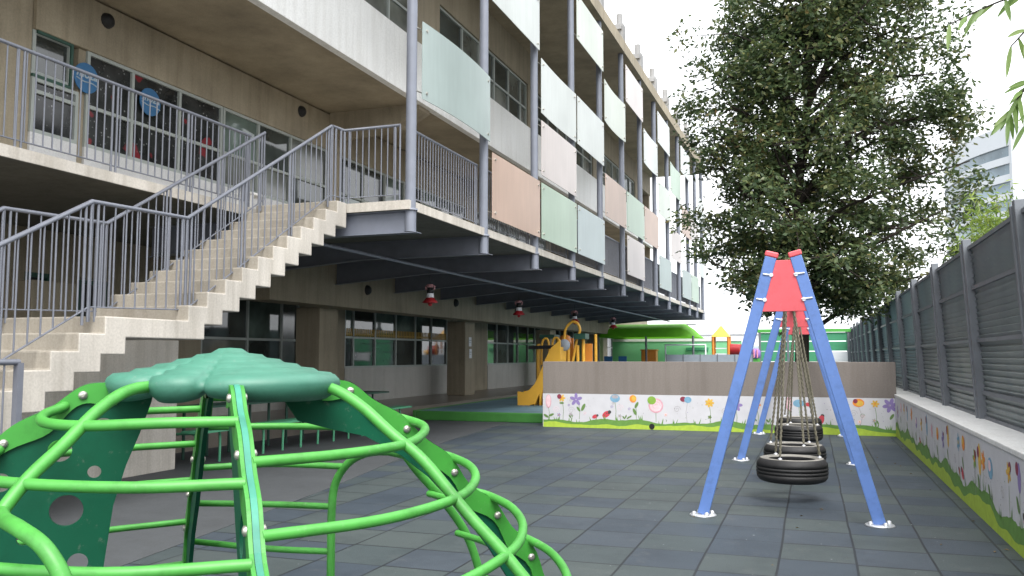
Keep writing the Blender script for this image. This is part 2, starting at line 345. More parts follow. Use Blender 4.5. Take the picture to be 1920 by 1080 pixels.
fs = MB().box(-2.4, -2.25, -12, 30, 6.50, 7.70)
part("parapet", "fascia", fs, bevel=.008)
part("second_floor_wall", ["conc_br"], MB().box(-3.0, -2.42, -12, 30, 9.05, 9.98).box(-3.0, -2.42, -12, 1.9, 7.5, 9.05).box(-3.0, -2.42, 4.9, 6.1, 7.5, 9.05).box(-3.0, -2.42, 12.0, 12.8, 7.5, 9.05)
     .box(-3.0, -2.42, 19.2, 20.2, 7.5, 9.05).box(-3.0, -2.42, 26.5, 27.3, 7.5, 9.05).box(-3.0, -2.5, -12, 30, 6.75, 7.5))
part("roof_slab", ["soffit", "conc"], MB().box(-14, .12, -12, 30.2, 9.98, 10.3).box(.12, .14, -12, 30.2, 9.97, 10.31, 1))
part("end_wall", "conc", MB().box(-14, -2.45, 29.7, 30.0, 3.52, 9.98))
for i, y in enumerate([8.6] + PY[4:]):
    o = part("roof_stub", "stub", MB().box(-.16, .12, y - .15, y + .15, 10.3, 10.80).box(-.5, .08, y - .24, y - .152, 10.62, 10.74).tube([(-.02, y, 10.80), (-.02, y, 11.12)], .09, 8))
# windows
def window(off, y0, y1, z0, z1, mull, trans, panes, name="window", fr=.05, parent=bld, seed=0):
    m = MB(); d0, d1 = off - .04, off + .03
    ys = [y0] + list(mull) + [y1]
    m.box(d0, d1, y0, y1, z0, z0 + fr).box(d0, d1, y0, y1, z1 - fr, z1)
    for y in ys:
        a, b = (y, y + fr) if y == y0 else ((y - fr, y) if y == y1 else (y - fr / 2, y + fr / 2))
        m.box(d0, d1 + .004, a, b, z0 + fr, z1 - fr)
    for zt in trans:
        for i in range(len(ys) - 1): m.box(d0, d1 - .004, ys[i] + fr / 2, ys[i + 1] - fr / 2, zt - fr / 2, zt + fr / 2)
    o = m.build(name, "frame", parent)
    r = random.Random(seed); p = MB(); used = []
    zs = [z0] + list(trans) + [z1]
    for i in range(len(ys) - 1):
        for j in range(len(zs) - 1):
            pm = panes[(i * 3 + j * 5 + r.randrange(3)) % len(panes)]
            if pm not in used: used.append(pm)
            p.box(off - .02, off - .012 + .004 * r.random(), ys[i] + .01, ys[i + 1] - .01, zs[j] + .01, zs[j + 1] - .01, used.index(pm))
    p.build("pane", used, o)
    return o
def door(off, y0, y1, z0, z1, fm="green_d", pm="black"):
    o = MB().box(off - .06, off + .02, y0, y0 + .07, z0, z1).box(off - .06, off + .02, y1 - .07, y1, z0, z1).box(off - .06, off + .02, y0 + .07, y1 - .07, z1 - .07, z1).build("door", fm, bld)
    MB().box(off - .1, off - .05, y0 + .07, y1 - .07, z0, z1 - .07).build("door_infill", pm, o)
    return o
gl = ["glass", "glass", "glass_g"]
window(-6.14, 3.2, 6.5, 1.12, 2.70, [4.65, 5.85], [1.78], ["glass_b", "glass_g", "glass"], seed=3)
window(-6.14, 8.5, 14.75, 1.12, 2.70, [8.95, 10.08, 11.27, 12.5, 13.6], [1.90], gl, seed=1)
window(-6.14, 18.2, 24.4, 1.12, 2.70, [19.2, 20.36, 21.5, 22.7, 23.6], [1.90], gl, seed=2)
window(-6.14, 26.2, 30.4, 1.12, 2.70, [27.2, 28.3, 29.4], [1.90], gl, seed=4)
window(-6.14, 36.2, 40.2, 1.0, 2.70, [37.5, 38.8], [1.9], gl, seed=9)
door(-6.12, 40.3, 43.0, .25, 2.70, "green_d", "gtrim")
door(-6.12, -.75, -.27, .25, 2.70); door(-6.12, .24, .85, .25, 2.66); door(-6.12, 15.55, 16.3, .25, 2.70, "green_d", "green_d")  # first two doorways: a black sheet stands in for the unlit opening
window(-4.5, -1.27, 1.64, 4.36, 5.74, [-.41, .6], [4.95], ["display"], seed=5)
window(-4.5, 1.66, 5.0, 4.36, 5.74, [2.66, 3.68], [4.95], ["glass_g", "glass", "glass_b"], seed=5)
window(-4.5, 5.5, 12.4, 4.36, 5.74, [6.5, 7.5, 8.5, 9.5, 10.5, 11.4], [4.92], gl, seed=6)
window(-4.5, 13.0, 20, 4.36, 5.74, [14, 15, 16, 17, 18, 19], [4.92], gl, seed=7)
window(-4.5, -2.15, -1.40, 4.36, 5.10, [], [4.92], ["display"], seed=8)
wt_ = window(-4.52, -2.15, -1.52, 5.14, 5.74, [], [], ["glass"], seed=8)
MB().box(-4.50, -4.46, -2.15, -1.52, 5.10, 5.14).box(-4.50, -4.46, -1.56, -1.52, 5.14, 5.74).box(-4.50, -4.46, -2.1, -1.56, 5.70, 5.74).build("transom_trim", "green_d", wt_)
for k, (a, b, ms) in enumerate(((1.9, 4.9, [2.9, 3.9]), (6.1, 12.0, [7.45, 8.5, 9.5, 10.55, 11.5]), (12.8, 19.2, [14, 15, 16, 17, 18]), (20.2, 26.5, [21.3, 22.4, 23.5, 24.5, 25.5]))):
    window(-2.5, a, b, 7.70, 9.05, ms, [8.35], ["glass_b", "glass", "glass_b"], seed=11 + k)
W1 = [o for o in bpy.data.objects if o.name.startswith("window")][1]
m = MB(); 
for k in range(62): m.box(-6.131, -6.120, 8.62 + k * .099, 8.67 + k * .099, 1.93, 2.13)
m.box(-6.128, -6.121, 8.56, 14.70, 1.97, 2.0); m.build("ochre_bars", "ochre", W1)  # row of ochre upright bars with one rail, just in front of the panes
# posts, beams
for i, y in enumerate(PY):
    o = part("steel_post", "steel", MB().tube([(0, y, 3.10), (0, y, 9.97)], .074, 14).lathe([(.10, 0), (.10, .025), (.074, .025)], (0, y, 3.39), 14))
    f = MB(); fl = .011
    for t in (-1,):
        f.prism([(.085, 3.09), (-2.3, 3.09), (-4.39, 2.93), (-4.39, 3.385), (.085, 3.385)], (y - .006, y + .006), lambda u, v, d: (u, d, v))
        f.box(-2.3, .13, y - .075, y + .075, 3.08, 3.089)
        f.prism([(-2.3, 3.08), (-4.39, 2.92), (-4.39, 2.929), (-2.3, 3.089)], (y - .075, y + .075), lambda u, v, d: (u, d, v))
        f.box(-4.39, .05, y - .075, y + .075, 3.378, 3.388)
    part("cantilever_beam", "steel" if i == 0 else "beam", f)
part("conduit_pipe", "steel", MB().tube([(-1.6, .2, 3.045), (-1.6, 30.0, 3.045)], .028, 8))
for y in (-.98, 3.95): 
    o = part("bulkhead_lamp", "black", MB().lathe([(0, .09), (.06, .085), (.10, .05), (.115, 0), (.12, -.01), (0, -.012)], (0, 0, 0), 14))
    o.location = (-4.44, y, 6.28); o.rotation_euler = (0, math.radians(90), 0)
for y in (6.6, 11.5, 16.5):
    o = part("bulkhead_lamp", "black", MB().lathe([(0, .09), (.06, .085), (.10, .05), (.115, 0), (.12, -.01), (0, -.012)], (0, 0, 0), 14))
    o.location = (-4.40, y, 2.9); o.rotation_euler = (0, math.radians(90), 0)
# glass panels
ROW = dict(A=(3.70, 4.80), B=(4.95, 6.04), C=(6.19, 7.29), D=(7.40, 8.48), E=(8.62, 9.68))
PANELS = [(0, 'B', 'teal', .06), (1, 'A', 'peach', 0), (1, 'D', 'white', 0), (2, 'A', 'green', 0), (2, 'B', 'pinkw', 0), (2, 'C', 'white', -.03),
          (3, 'A', 'blue', 0), (3, 'C', 'white', 0), (3, 'E', 'lemon', 0), (4, 'B', 'peach', 0), (4, 'D', 'lemon', -.05), (5, 'A', 'pinkw', 0), (5, 'B', 'green', 0), (5, 'E', 'pinkw', 0),
          (6, 'B', 'peach', 0), (6, 'D', 'white', -.03), (7, 'A', 'teal', 0), (7, 'C', 'lemon', 0), (7, 'E', 'white', 0), (8, 'B', 'pinkw', 0), (8, 'D', 'green', -.03),
          (9, 'A', 'teal', 0), (9, 'C', 'peach', 0), (9, 'E', 'white', 0), (10, 'A', 'green', 0), (10, 'C', 'pinkw', 0), (11, 'B', 'white', 0), (11, 'D', 'white', 0)]
for bay, row, colr, bow in PANELS:
    y0, y1 = PY[bay] + .02, PY[bay + 1] - .10; z0, z1 = ROW[row]; m = MB(); n = 10; V = []
    for i in range(n + 1):
        t = i / n; y = y0 + .05 + (y1 - y0) * t; x = .12 + bow * 4 * t * (1 - t)
        V += [(x, y, z0), (x + .012, y, z0), (x + .012, y, z1), (x, y, z1)]
    F = [(0, 1, 2, 3), (4 * n + 3, 4 * n + 2, 4 * n + 1, 4 * n)]
    for i in range(n):
        a, b = 4 * i, 4 * i + 4; F += [(a + k, a + (k + 1) % 4, b + (k + 1) % 4, b + k) for k in range(4)]
    m.add(V, F); o = m.build("glass_panel", GP[colr], bld)
    f = MB()
    for yy in (y0 + .16, y1 - .06):
        for zz in (z0 + .1, z1 - .1):
            yp = PY[bay] if yy < (y0 + y1) / 2 else PY[bay + 1]
            f.tube([(.10, yy, zz), (.155, yy, zz)], .022, 8); f.tube([(.07, yp, zz), (.10, yy, zz)], .009, 6)
    f.build("panel_fixing", "bolt", o)
# balustrades
def railing(parent, pts, zbot=.09, h=1.05, gap=.115, post_every=1.25, name="railing", r_top=.022, start_post=True, bal=.009, base=None):
    """pts: path of foot points (parent-local). Handrail parallel at height h."""
    P = [Vector(p) for p in pts]
    o = MB().tube([p + Vector((0, 0, h)) for p in P], r_top, 8, smooth=True).build("handrail" if name is None else name, "rail", parent)
    b = MB(); acc = 0
    b.tube([p + Vector((0, 0, zbot)) for p in P], .009, 6)
    for a, c in zip(P[:-1], P[1:]):
        L = (c - a).length; n = max(1, round(L / gap)); np_ = max(1, round(L / post_every))
        for i in range(n + 1):
            q = a.lerp(c, i / n); b.tube([q + Vector((0, 0, zbot)), q + Vector((0, 0, h))], bal, 6, smooth=True, caps=False)
        for i in range(np_ + 1):
            d = (c - a).normalized() * .03
            q = a.lerp(c, min(max(i / np_, .04 / L), 1 - .04 / L))
            for s_ in (-1, 1):
                qq = q + d * s_ * 1.15; b.tube([qq + Vector((0, 0, -.03)), qq + Vector((0, 0, h))], .0135, 6, caps=False)
    b.build("balusters", "rail", o)
    return o
railing(bld, [(-2.42, -9.0, 3.52), (-2.42, -.28, 3.52)])
railing(bld, [(-1.03, -.34, 3.52), (-1.0, -.07, 3.52), (-.13, -.06, 3.52)], gap=.1, post_every=.8)
for i in range(0, 12):
    railing(bld, [(-.10, PY[i] + .06, 3.52), (-.10, PY[i + 1] - .06, 3.52)], post_every=2.6, bal=.0095, gap=.095)

# notices and signs stuck on the windows
for y, lab in ((-1.30, "blue disc sign on the window nearest the green framed door"), (-.08, "blue disc sign with clearer white lettering on the window further from the green door")):
    x, yy, z = bl(-4.455, y, 5.33)
    s_ = thing("round_sign", lab, "sign", (x, yy, z), BR)
    m = MB(); n = 24
    m.prism([(.215 * math.cos(2 * math.pi * k / n), .215 * math.sin(2 * math.pi * k / n)) for k in range(n)], (0, .012), lambda u, v, d: (d, u, v)); m.build("disc", "sign", s_)
    cu = bpy.data.curves.new("lettering", 'FONT'); cu.body = "moza"; cu.size = .17; cu.align_x = 'CENTER'; cu.extrude = .002; cu.shear = .25; cu.offset = .004
    to = bpy.data.objects.new("lettering", cu); C.objects.link(to)
    me = bpy.data.meshes.new_from_object(to); bpy.data.objects.remove(to)
    me.materials.append(MT["signtext"]); t2 = bpy.data.objects.new("lettering", me); C.objects.link(t2); t2.parent = s_
    t2.location = (.016, 0, .0); t2.rotation_euler = (math.radians(90), 0, math.radians(90))
    MB().tube(smooth_path([(.015, -.18, -.03), (.015, -.05, -.06), (.015, .08, -.05), (.015, .2, -.08)], 4), .009, 6).build("swoosh", "signtext", s_)

for k, (off, y, z, w_, h_, lab) in enumerate(((-4.94, 13.75, 1.72, .2, .28, "white paper sheet pinned high on the brown concrete column"), (-4.94, 13.78, 1.36, .2, .28, "white paper sheet pinned low on the brown concrete column"),
                                              (-6.08, -1.15, 2.20, .42, .22, "upper pale notice on the dark wall left of the doorway"), (-6.08, -1.15, 1.86, .42, .26, "lower pale notice on the dark wall left of the doorway"))):
    x, yy, zz = bl(off, y, z); t = thing("paper_notice", lab, "notice", (x, yy, zz), BR)
    MB().box(0, .006, 0, w_, 0, h_).build("sheet", "paper", t); MB().box(.006, .010, .03, w_ - .03, h_ * .62, h_ * .70).box(.006, .010, .03, w_ - .06, h_ * .40, h_ * .46).build("print_line", "greyb", t)
x, y, z = bl(-3.6, 1.3, 3.52); t = thing("white_stool", "small white stool on the balcony behind the railing", "stool", (x, y, z), BR)
MB().box(-.18, .18, -.18, .18, .52, .56).build("seat", "white", t, bevel=.01)
for a in (-1, 1):
    for b in (-1, 1): MB().bar((a * .16, b * .16, 0), (a * .14, b * .14, .52), .04, .04, (1, 0, 0)).build("leg", "white", t)

# ------------------------------------------------------------------ staircase (world-aligned)
st = thing("concrete_staircase", "pale concrete staircase with sawtooth steps rising to the upper deck", "staircase", (-6.65, 6.6, 0), 0)
XS, XL = -6.0, -7.3
prof_top = []; prof_bot = []
R_, T_ = .158, .287
top = [(10.30, 3.52)]
y = 10.05; z = 3.52
top.append((y, z))
for k in range(11):
    z -= R_; top.append((y, z))
    if k < 10: y -= T_; top.append((y, z))
# landing
zl = z; yl = 6.09; top.append((yl, zl)); y = yl
n_low = 0
while z > .02:
    z = max(z - R_, 0); top.append((y, z)); 
    if z > 0: y -= T_; top.append((y, z))
yfoot = y
# underside sawtooth: shifted copy of the upper profile
th, sh = .19, .26
bot = [(yfoot, 0), (yfoot + .55, 0)]
seq = list(reversed(top))
cur = []
for (yy, zz) in seq:
    ny, nz = yy + sh, zz - th
    if nz < .02: continue
    if ny > 10.30: ny = 10.30
    cur.append((ny, nz))
bot = [(yfoot + .50, 0), (cur[0][0], 0)] + cur
bot[-1] = (10.30, bot[-1][1])
poly = top + bot
m = MB(); 
# build the side faces by triangulating with bmesh (concave outline)
def concave_prism(poly, d0, d1, fn):
    bm = bmesh.new(); vs = [bm.verts.new(fn(u, v, d0)) for u, v in poly]; f = bm.faces.new(vs)
    r = bmesh.ops.extrude_face_region(bm, geom=[f]); ev = [e for e in r['geom'] if isinstance(e, bmesh.types.BMVert)]
    off = Vector(fn(0, 0, d1)) - Vector(fn(0, 0, d0)); bmesh.ops.translate(bm, verts=ev, vec=off)
    bmesh.ops.remove_doubles(bm, verts=bm.verts, dist=1e-5); bmesh.ops.recalc_face_normals(bm, faces=bm.faces)
    bmesh.ops.triangulate(bm, faces=[f for f in bm.faces if len(f.verts) > 4])
    bm.verts.index_update(); V = [tuple(v.co) for v in bm.verts]; F = [tuple(v.index for v in f.verts) for f in bm.faces]; bm.free(); return V, F
clean = []
for p in poly:
    if not clean or (abs(p[0] - clean[-1][0]) + abs(p[1] - clean[-1][1])) > 1e-4: clean.append(p)
V, F = concave_prism(clean, XL, XS, lambda u, v, d: (d, u, v))
m.add(V, F); fl_ = m.build("flight", ["step", "riser"], st, world=True, bevel=.014)
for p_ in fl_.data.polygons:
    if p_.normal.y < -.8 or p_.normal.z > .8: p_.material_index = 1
MB().box(-8.05, -7.62, 6.3, 8.96, 0, 1.62).build("support_wall", "step", st, world=True, bevel=.01)
for xr in (XS - .13, XL + .10):
    zo = Vector((0, 0, 0))
    pts = [(xr, yfoot + .1, .1), (xr, 6.02, 1.76), (xr, 7.28, 1.80), (xr, 10.08, 3.50)]
    pl = [Vector(p) - Vector(st.location) for p in pts]
    railing(st, pl, zbot=.10, h=1.06, gap=.14, post_every=1.3, bal=.0085)
# low gate-like rail beside the stair foot
gr = thing("low_railing", "short grey low railing with a flat top beside the stair foot", "railing", (-5.75, 4.6, 0))
m = MB().tube([(-5.75, 3.4, 1.375), (-5.75, 5.0, 1.375)], .024, 8); m.build("handrail", "rail", gr, world=True)
m = MB()
for k in range(12): m.tube([(-5.75, 3.5 + k * .125, .1), (-5.75, 3.5 + k * .125, 1.37)], .008, 6, caps=False)
m.bar((-5.75, 5.0, 0), (-5.75, 5.0, 1.37), .05, .05, (1, 0, 0)).bar((-5.75, 3.4, 0), (-5.75, 3.4, 1.37), .05, .05, (1, 0, 0)); m.build("balusters", "rail", gr, world=True)

# ------------------------------------------------------------------ hanging bells under the deck
bell = None
for k, (y, lab) in enumerate(((4.0, "red bell ornament hanging nearest the staircase"), (8.9, "red bell ornament second from the staircase"),
                              (13.75, "red bell ornament hanging above the yellow climbing hoop"), (18.6, "small red bell ornament hanging farthest from the staircase"))):
    x, yy, z = bl(-1.6, y, 2.42)
    if bell is None:
        bell = thing("bell_ornament", lab, "ornament", (x, yy, z), 0, "bell ornaments hanging under the deck"); bell.scale = (.74, .74, .80)
        MB().lathe([(.0, .10), (.10, .10), (.12, .07), (.19, .0), (.20, -.02), (.12, -.03), (0, -.03)], (0, 0, 0), 16).lathe([(0, -.03), (.05, -.03), (.05, -.08), (0, -.10)], (0, 0, 0), 10).build("skirt", "bell", bell)
        MB().lathe([(0, .20), (.085, .20), (.10, .10), (0, .10)], (0, 0, 0), 14).build("band", "paper", bell)
        MB().lathe([(0, .33), (.06, .32), (.085, .26), (.08, .20), (0, .20)], (0, 0, 0), 12).build("body", "black", bell)
        MB().lathe([(0, .42), (.06, .41), (.10, .36), (.06, .33), (0, .33)], (0, 0, 0), 12).tube([(-.1, 0, .28), (-.12, 0, .35), (-.05, 0, .40)], .03, 8).tube([(.1, 0, .28), (.12, 0, .35), (.05, 0, .40)], .022, 8).build("bow", "bowpink", bell)
        MB().tube([(0, 0, .41), (0, 0, .62)], .006, 6).build("string", "black", bell)
    else:
        b = copy_tree(bell); b.location = (x, yy, z); b['label'] = lab

# ------------------------------------------------------------------ long green table and bench under the stair
tb = thing("picnic_table", "long green metal table with attached bench behind the climbing dome", "table", (-8.2, 12.2, 0))
MB().box(-8.45, -7.95, 9.0, 15.4, .70, .73).build("tabletop", "green_d", tb, world=True)
MB().box(-7.75, -7.45, 9.2, 15.4, .42, .45).build("bench_seat", "benchgreen", tb, world=True)
for k in range(13):
    y = 9.3 + k * .49
    MB().tube([(-8.2, y, 0), (-8.2, y, .70)], .022, 8).build("leg", "green_d", tb, world=True)
    MB().tube(smooth_path([(-7.6, y, 0), (-7.6, y, .36), (-7.65, y, .41), (-7.75, y, .41), (-8.18, y, .38)], 4), .018, 8).build("leg", "benchgreen", tb, world=True)

# ------------------------------------------------------------------ mural walls
COL = dict(pink=(.60, .32, .38), yel=(.64, .40, .06), pur=(.24, .18, .40), blu=(.17, .34, .48), red=(.50, .05, .07), dred=(.22, .03, .06), grn=(.20, .36, .05), leaf=(.12, .22, .06), org=(.72, .24, .03),
           grey=(.36, .34, .36), grass=(.12, .26, .05), lime=(.36, .50, .05), dk=(.05, .05, .05), lpink=(.74, .52, .56))
MUR = {k: mat("mural_" + k, v, .65, .14, 14) for k, v in COL.items()}; MK = list(MUR)
class Mural:
    def __init__(s, fn): s.m = MB(); s.fn = fn; s.lay = 0
    def poly(s, pts, col, lay=None):
        s.lay += 1; d = .0012 + (s.lay % 9) * .0004 if lay is None else lay
        V = [s.fn(u, v, d) for u, v in pts]; s.m.add(V, [tuple(range(len(V)))], MK.index(col))
    def ell(s, u, v, ru, rv, col, rot=0, n=14):
        c, q = math.cos(rot), math.sin(rot)
        s.poly([(u + ru * math.cos(t) * c - rv * math.sin(t) * q, v + ru * math.cos(t) * q + rv * math.sin(t) * c) for t in [2 * math.pi * k / n for k in range(n)]], col)
    def line(s, pts, w_, col):
        for (a, b), (c, d) in zip(pts[:-1], pts[1:]):
            L = math.hypot(c - a, d - b) or 1; nx, ny = -(d - b) / L * w_ / 2, (c - a) / L * w_ / 2
            s.poly([(a + nx, b + ny), (c + nx, d + ny), (c - nx, d - ny), (a - nx, b - ny)], col)
    def stem(s, u, v, v0, col='leaf', bend=.03): s.line([(u, v), (u + bend * .6, v + (v0 - v) * .5), (u + bend * .2, v0)], .008, col)
    def leaf(s, u, v, r, rot, col='leaf'): s.ell(u, v, r, r * .4, col, rot)
    def swirl(s, u, v, r, col='grey'):
        s.line([(u + r * (1 - k / 16) * math.cos(k * .75), v + r * (1 - k / 16) * math.sin(k * .75)) for k in range(14)], .006, col)
    def petals(s, u, v, r, n, col, cen=None, rot=0):
        r *= .86
        for k in range(n):
            a = rot + 2 * math.pi * k / n; s.ell(u + r * .55 * math.cos(a), v + r * .55 * math.sin(a), r * .48, r * .26, col, a)
        if cen: s.ell(u, v, r * .28, r * .28, cen)
    def bug(s, u, v, r, rot=.4):
        s.ell(u, v, r, r * .62, 'red', rot); s.ell(u + r * .9 * math.cos(rot), v + r * .9 * math.sin(rot), r * .38, r * .38, 'dk')
        for k in (-.4, .1, .5): s.ell(u + r * k, v + r * .2 * (1 if k > 0 else -1), r * .13, r * .13, 'dk')
    def grass(s, u0, u1, step=.06, g=1.0):
        n = int((u1 - u0) / step); tops = []
        for i in range(n + 1):
            u = u0 + (u1 - u0) * i / n; tops.append((u, (.155 + .03 * math.sin(u * 3.1) + .02 * math.sin(u * 7.7 + 1) + rnd.uniform(-.006, .006)) * g))
        for a, b in zip(tops[:-1], tops[1:]): s.poly([(a[0], .0), (b[0], .0), b, a], 'grass', .0008)
        lt = [(u, t * (.52 + .16 * math.sin(u * 2.3 + .7) + .07 * math.sin(u * 11))) for u, t in tops]
        for a, b in zip(lt[:-1], lt[1:]): s.poly([(a[0], .0), (b[0], .0), b, a], 'lime', .0011)
        u = u0 + .1
        while u < u1 - .1:
            t = (.155 + .03 * math.sin(u * 3.1) + .02 * math.sin(u * 7.7 + 1)) * g
            for k in range(rnd.choice((2, 3, 4))):
                du = rnd.uniform(-.05, .05); h = rnd.uniform(.04, .11)
                s.poly([(u + du - .014, t - .02), (u + du + .014, t - .02), (u + du * 1.9, t + h)], 'grass')
            u += rnd.uniform(.18, .5)
    def dots(s, u0, u1, n):
        for k in range(n): s.ell(rnd.uniform(u0, u1), rnd.uniform(.22, .62), rnd.uniform(.003, .008), rnd.uniform(.003, .008), rnd.choice(['grey', 'dk', 'grey', 'pur', 'leaf']), 0, 6)
bw = thing("mural_wall", "grey wall facing the swings with flowers and grass painted along its white base", "wall", (-1.9, 16.88, 0))
MB().box(-5.19, 1.40, 16.80, 16.98, .67, 1.315).build("upper_wall", "wallgrey", bw, world=True, bevel=.006)
MB().box(-5.19, 1.38, 16.792, 16.98, 0, .67).build("painted_base", "muralw", bw, world=True)
mu = Mural(lambda u, v, d: (u, 16.792 - d, v))
def px(x, y):
    t = (x - 1018) / 662; yt = 737 + 11 * t; yb = 800 + 18 * t; return (-5.19 + 6.58 * t, .67 * (1 - (y - yt) / (yb - yt)))
S = .01
mu.grass(-5.18, 1.37)
mu.dots(-5.1, 1.35, 90)
u, v = px(1030, 752); mu.ell(u, v, .06, .14, 'pink'); mu.ell(u, v + .01, .045, .12, 'lpink'); mu.stem(u, v - .12, .18); mu.leaf(u + .06, .24, .06, .4); mu.leaf(u - .05, .22, .06, 2.6)
u, v = px(1058, 746); mu.petals(u, v, .09, 6, 'yel', 'org'); mu.ell(u - .05, v + .03, .045, .05, 'dred'); mu.stem(u + .02, v - .07, .16); mu.leaf(u, v - .1, .05, 0)
u, v = px(1088, 749); mu.petals(u, v, .15, 5, 'pur', None, .3); mu.stem(u + .06, v - .1, .17); mu.leaf(u + .15, v - .15, .08, 1.1); mu.leaf(u + .05, v - .19, .06, 2.2)
for q in ((1046, 768, 'lpink'), (1078, 769, 'grey'), (1178, 765, 'lpink'), (1290, 768, 'grey'), (1608, 776, 'grey'), (1380, 772, 'grey')): mu.swirl(*px(q[0], q[1]), .07, q[2])
mu.bug(*px(1127, 781), .06); mu.bug(*px(1150, 777), .09, .6); mu.bug(*px(1552, 788), .09, 1.2); mu.bug(*px(1531, 759), .06, 0)
u, v = px(1168, 747); mu.ell(u, v, .10, .08, 'blu'); mu.ell(u, v + .03, .07, .035, 'grey'); mu.stem(u, v - .08, .17)
u, v = px(1204, 748); mu.ell(u, v, .07, .075, 'org'); mu.ell(u + .02, v + .01, .045, .055, 'yel'); mu.leaf(u + .07, v - .12, .07, 1.1); mu.leaf(u + .03, v - .25, .07, 2.0); mu.stem(u + .05, v - .1, .14)
u, v = px(1249, 761); mu.ell(u, v, .145, .145, 'pink'); mu.ell(u, v, .115, .115, 'lpink'); mu.swirl(u, v, .09, 'pink'); u2, v2 = px(1241, 751); mu.ell(u2, v2, .085, .08, 'grn'); mu.stem(u, v - .14, .15, 'leaf', 0)
u, v = px(1302, 749); mu.ell(u, v, .06, .05, 'dred'); mu.ell(u + .09, v - .01, .07, .06, 'blu'); mu.stem(u + .08, v - .07, .16, 'grey', -.05)
u, v = px(1352, 756); mu.petals(u, v, .10, 7, 'yel', 'org'); mu.stem(u, v - .07, .17)
u, v = px(1401, 760); mu.petals(u, v, .14, 6, 'pur', 'yel'); mu.stem(u, v - .1, .15)
u, v = px(1440, 760); mu.petals(u, v, .08, 5, 'org', 'yel'); mu.stem(u, v - .08, .16)
u, v = px(1497, 758); mu.ell(u, v, .06, .13, 'pink'); mu.ell(u, v, .04, .10, 'lpink'); mu.stem(u, v - .1, .16)
u, v = px(1514, 757); mu.ell(u, v, .10, .07, 'blu'); mu.stem(u, v - .06, .16)
u, v = px(1617, 756); mu.ell(u, v, .10, .075, 'org'); mu.ell(u + .02, v - .01, .06, .05, 'yel'); mu.ell(u - .05, v + .03, .04, .04, 'dred'); mu.stem(u, v - .07, .16, 'grey', .1)
u, v = px(1645, 758); mu.petals(u, v, .08, 6, 'yel', 'org'); mu.stem(u, v - .07, .17)
u, v = px(1670, 761); mu.petals(u, v, .15, 6, 'pur', None, .2); mu.leaf(u + .02, v - .2, .06, 1.)
for k in range(26):
    u = rnd.uniform(-5.0, 1.3); v = rnd.uniform(.26, .56); c_ = rnd.choice(['lpink', 'grey', 'grey', 'pur', 'blu', 'leaf'])
    if k % 3 == 0: mu.swirl(u, v, rnd.uniform(.025, .05), c_)
    elif k % 3 == 1: mu.petals(u, .24 + rnd.uniform(0, .08), .045, 5, c_, 'yel'); mu.stem(u, .2, .16)
    else: mu.leaf(u, .22, .04, rnd.uniform(.6, 2.4)); mu.leaf(u + .04, .24, .035, rnd.uniform(.6, 2.4))
mu.m.build("mural", [MUR[k] for k in MK], bw, world=True, fix=False)
MB().tube([(-2.976, 16.79, .06), (-2.976, 16.786, .06)], .055, 14).build("drain_hole", "black", bw, world=True)

rw = thing("low_mural_wall", "low white coped wall with painted flowers running below the metal fence", "wall", (1.5, 8, 0))
MB().box(1.37, 1.75, -2, 16.79, 0, .70).build("painted_base", "muralw", rw, world=True)
MB().box(1.362, 1.80, -2, 16.785, .70, .748).box(1.40, 1.80, 16.785, 46, .0, .748).build("coping", "cap", rw, world=True, bevel=.008)
mu = Mural(lambda u, v, d: (1.37 - d, u, v))
mu.grass(-1, 16.78, g=1.45); mu.dots(3, 16.7, 150)
mu.m.mi = [MK.index('grass') if False else k for k in mu.m.mi]
seqc = [(16.3, 'pur'), (15.7, 'pink'), (15.2, 'yel'), (14.7, 'blu'), (14.1, 'org'), (13.5, 'pur'), (12.9, 'yel'), (12.3, 'blu'), (11.8, 'pink'), (11.3, 'org'), (10.85, 'pur'), (10.45, 'yel'), (9.75, 'blu'), (9.45, 'org'), (8.85, 'grn'), (8.6, 'yel'), (8.42, 'org'), (8.12, 'blu'), (7.4, 'yel'), (7.05, 'pur'), (6.5, 'org'), (5.8, 'blu'), (5, 'pink')]
for k, (yy, cl) in enumerate(seqc):
    v = rnd.uniform(.46, .58); r = rnd.uniform(.09, .13)
    t = k % 4
    if t == 0: mu.petals(yy, v, r * 1.1, 6, cl, 'yel' if cl != 'yel' else 'org', rnd.random())
    elif t == 1: mu.ell(yy, v, r * .9, r * .75, cl); mu.ell(yy + .03, v + .02, r * .5, r * .4, 'yel' if cl in ('org', 'grn') else 'lpink')
    elif t == 2: mu.petals(yy, v, r, 5, cl, 'org' if cl != 'org' else 'yel', rnd.random()); mu.ell(yy - .05, v + .05, .04, .04, 'dred')
    else: mu.ell(yy, v, r * .55, r * 1.1, cl); mu.ell(yy + .06, v + .06, .05, .05, 'dred')
    mu.stem(yy, v - r, .17, rnd.choice(['leaf', 'grey']), rnd.uniform(-.06, .06))
    if k % 2: mu.leaf(yy + .07, v - .2, .07, 1.0)
    if k % 3 == 0: mu.swirl(yy + .25, .36, .06)
for yy, r in ((9.55, .08), (9.75, .05), (13.1, .06), (6.9, .07)): mu.bug(yy, .27, r, .5)
mu.m.build("mural", [MUR[k] for k in MK], rw, world=True, fix=False)

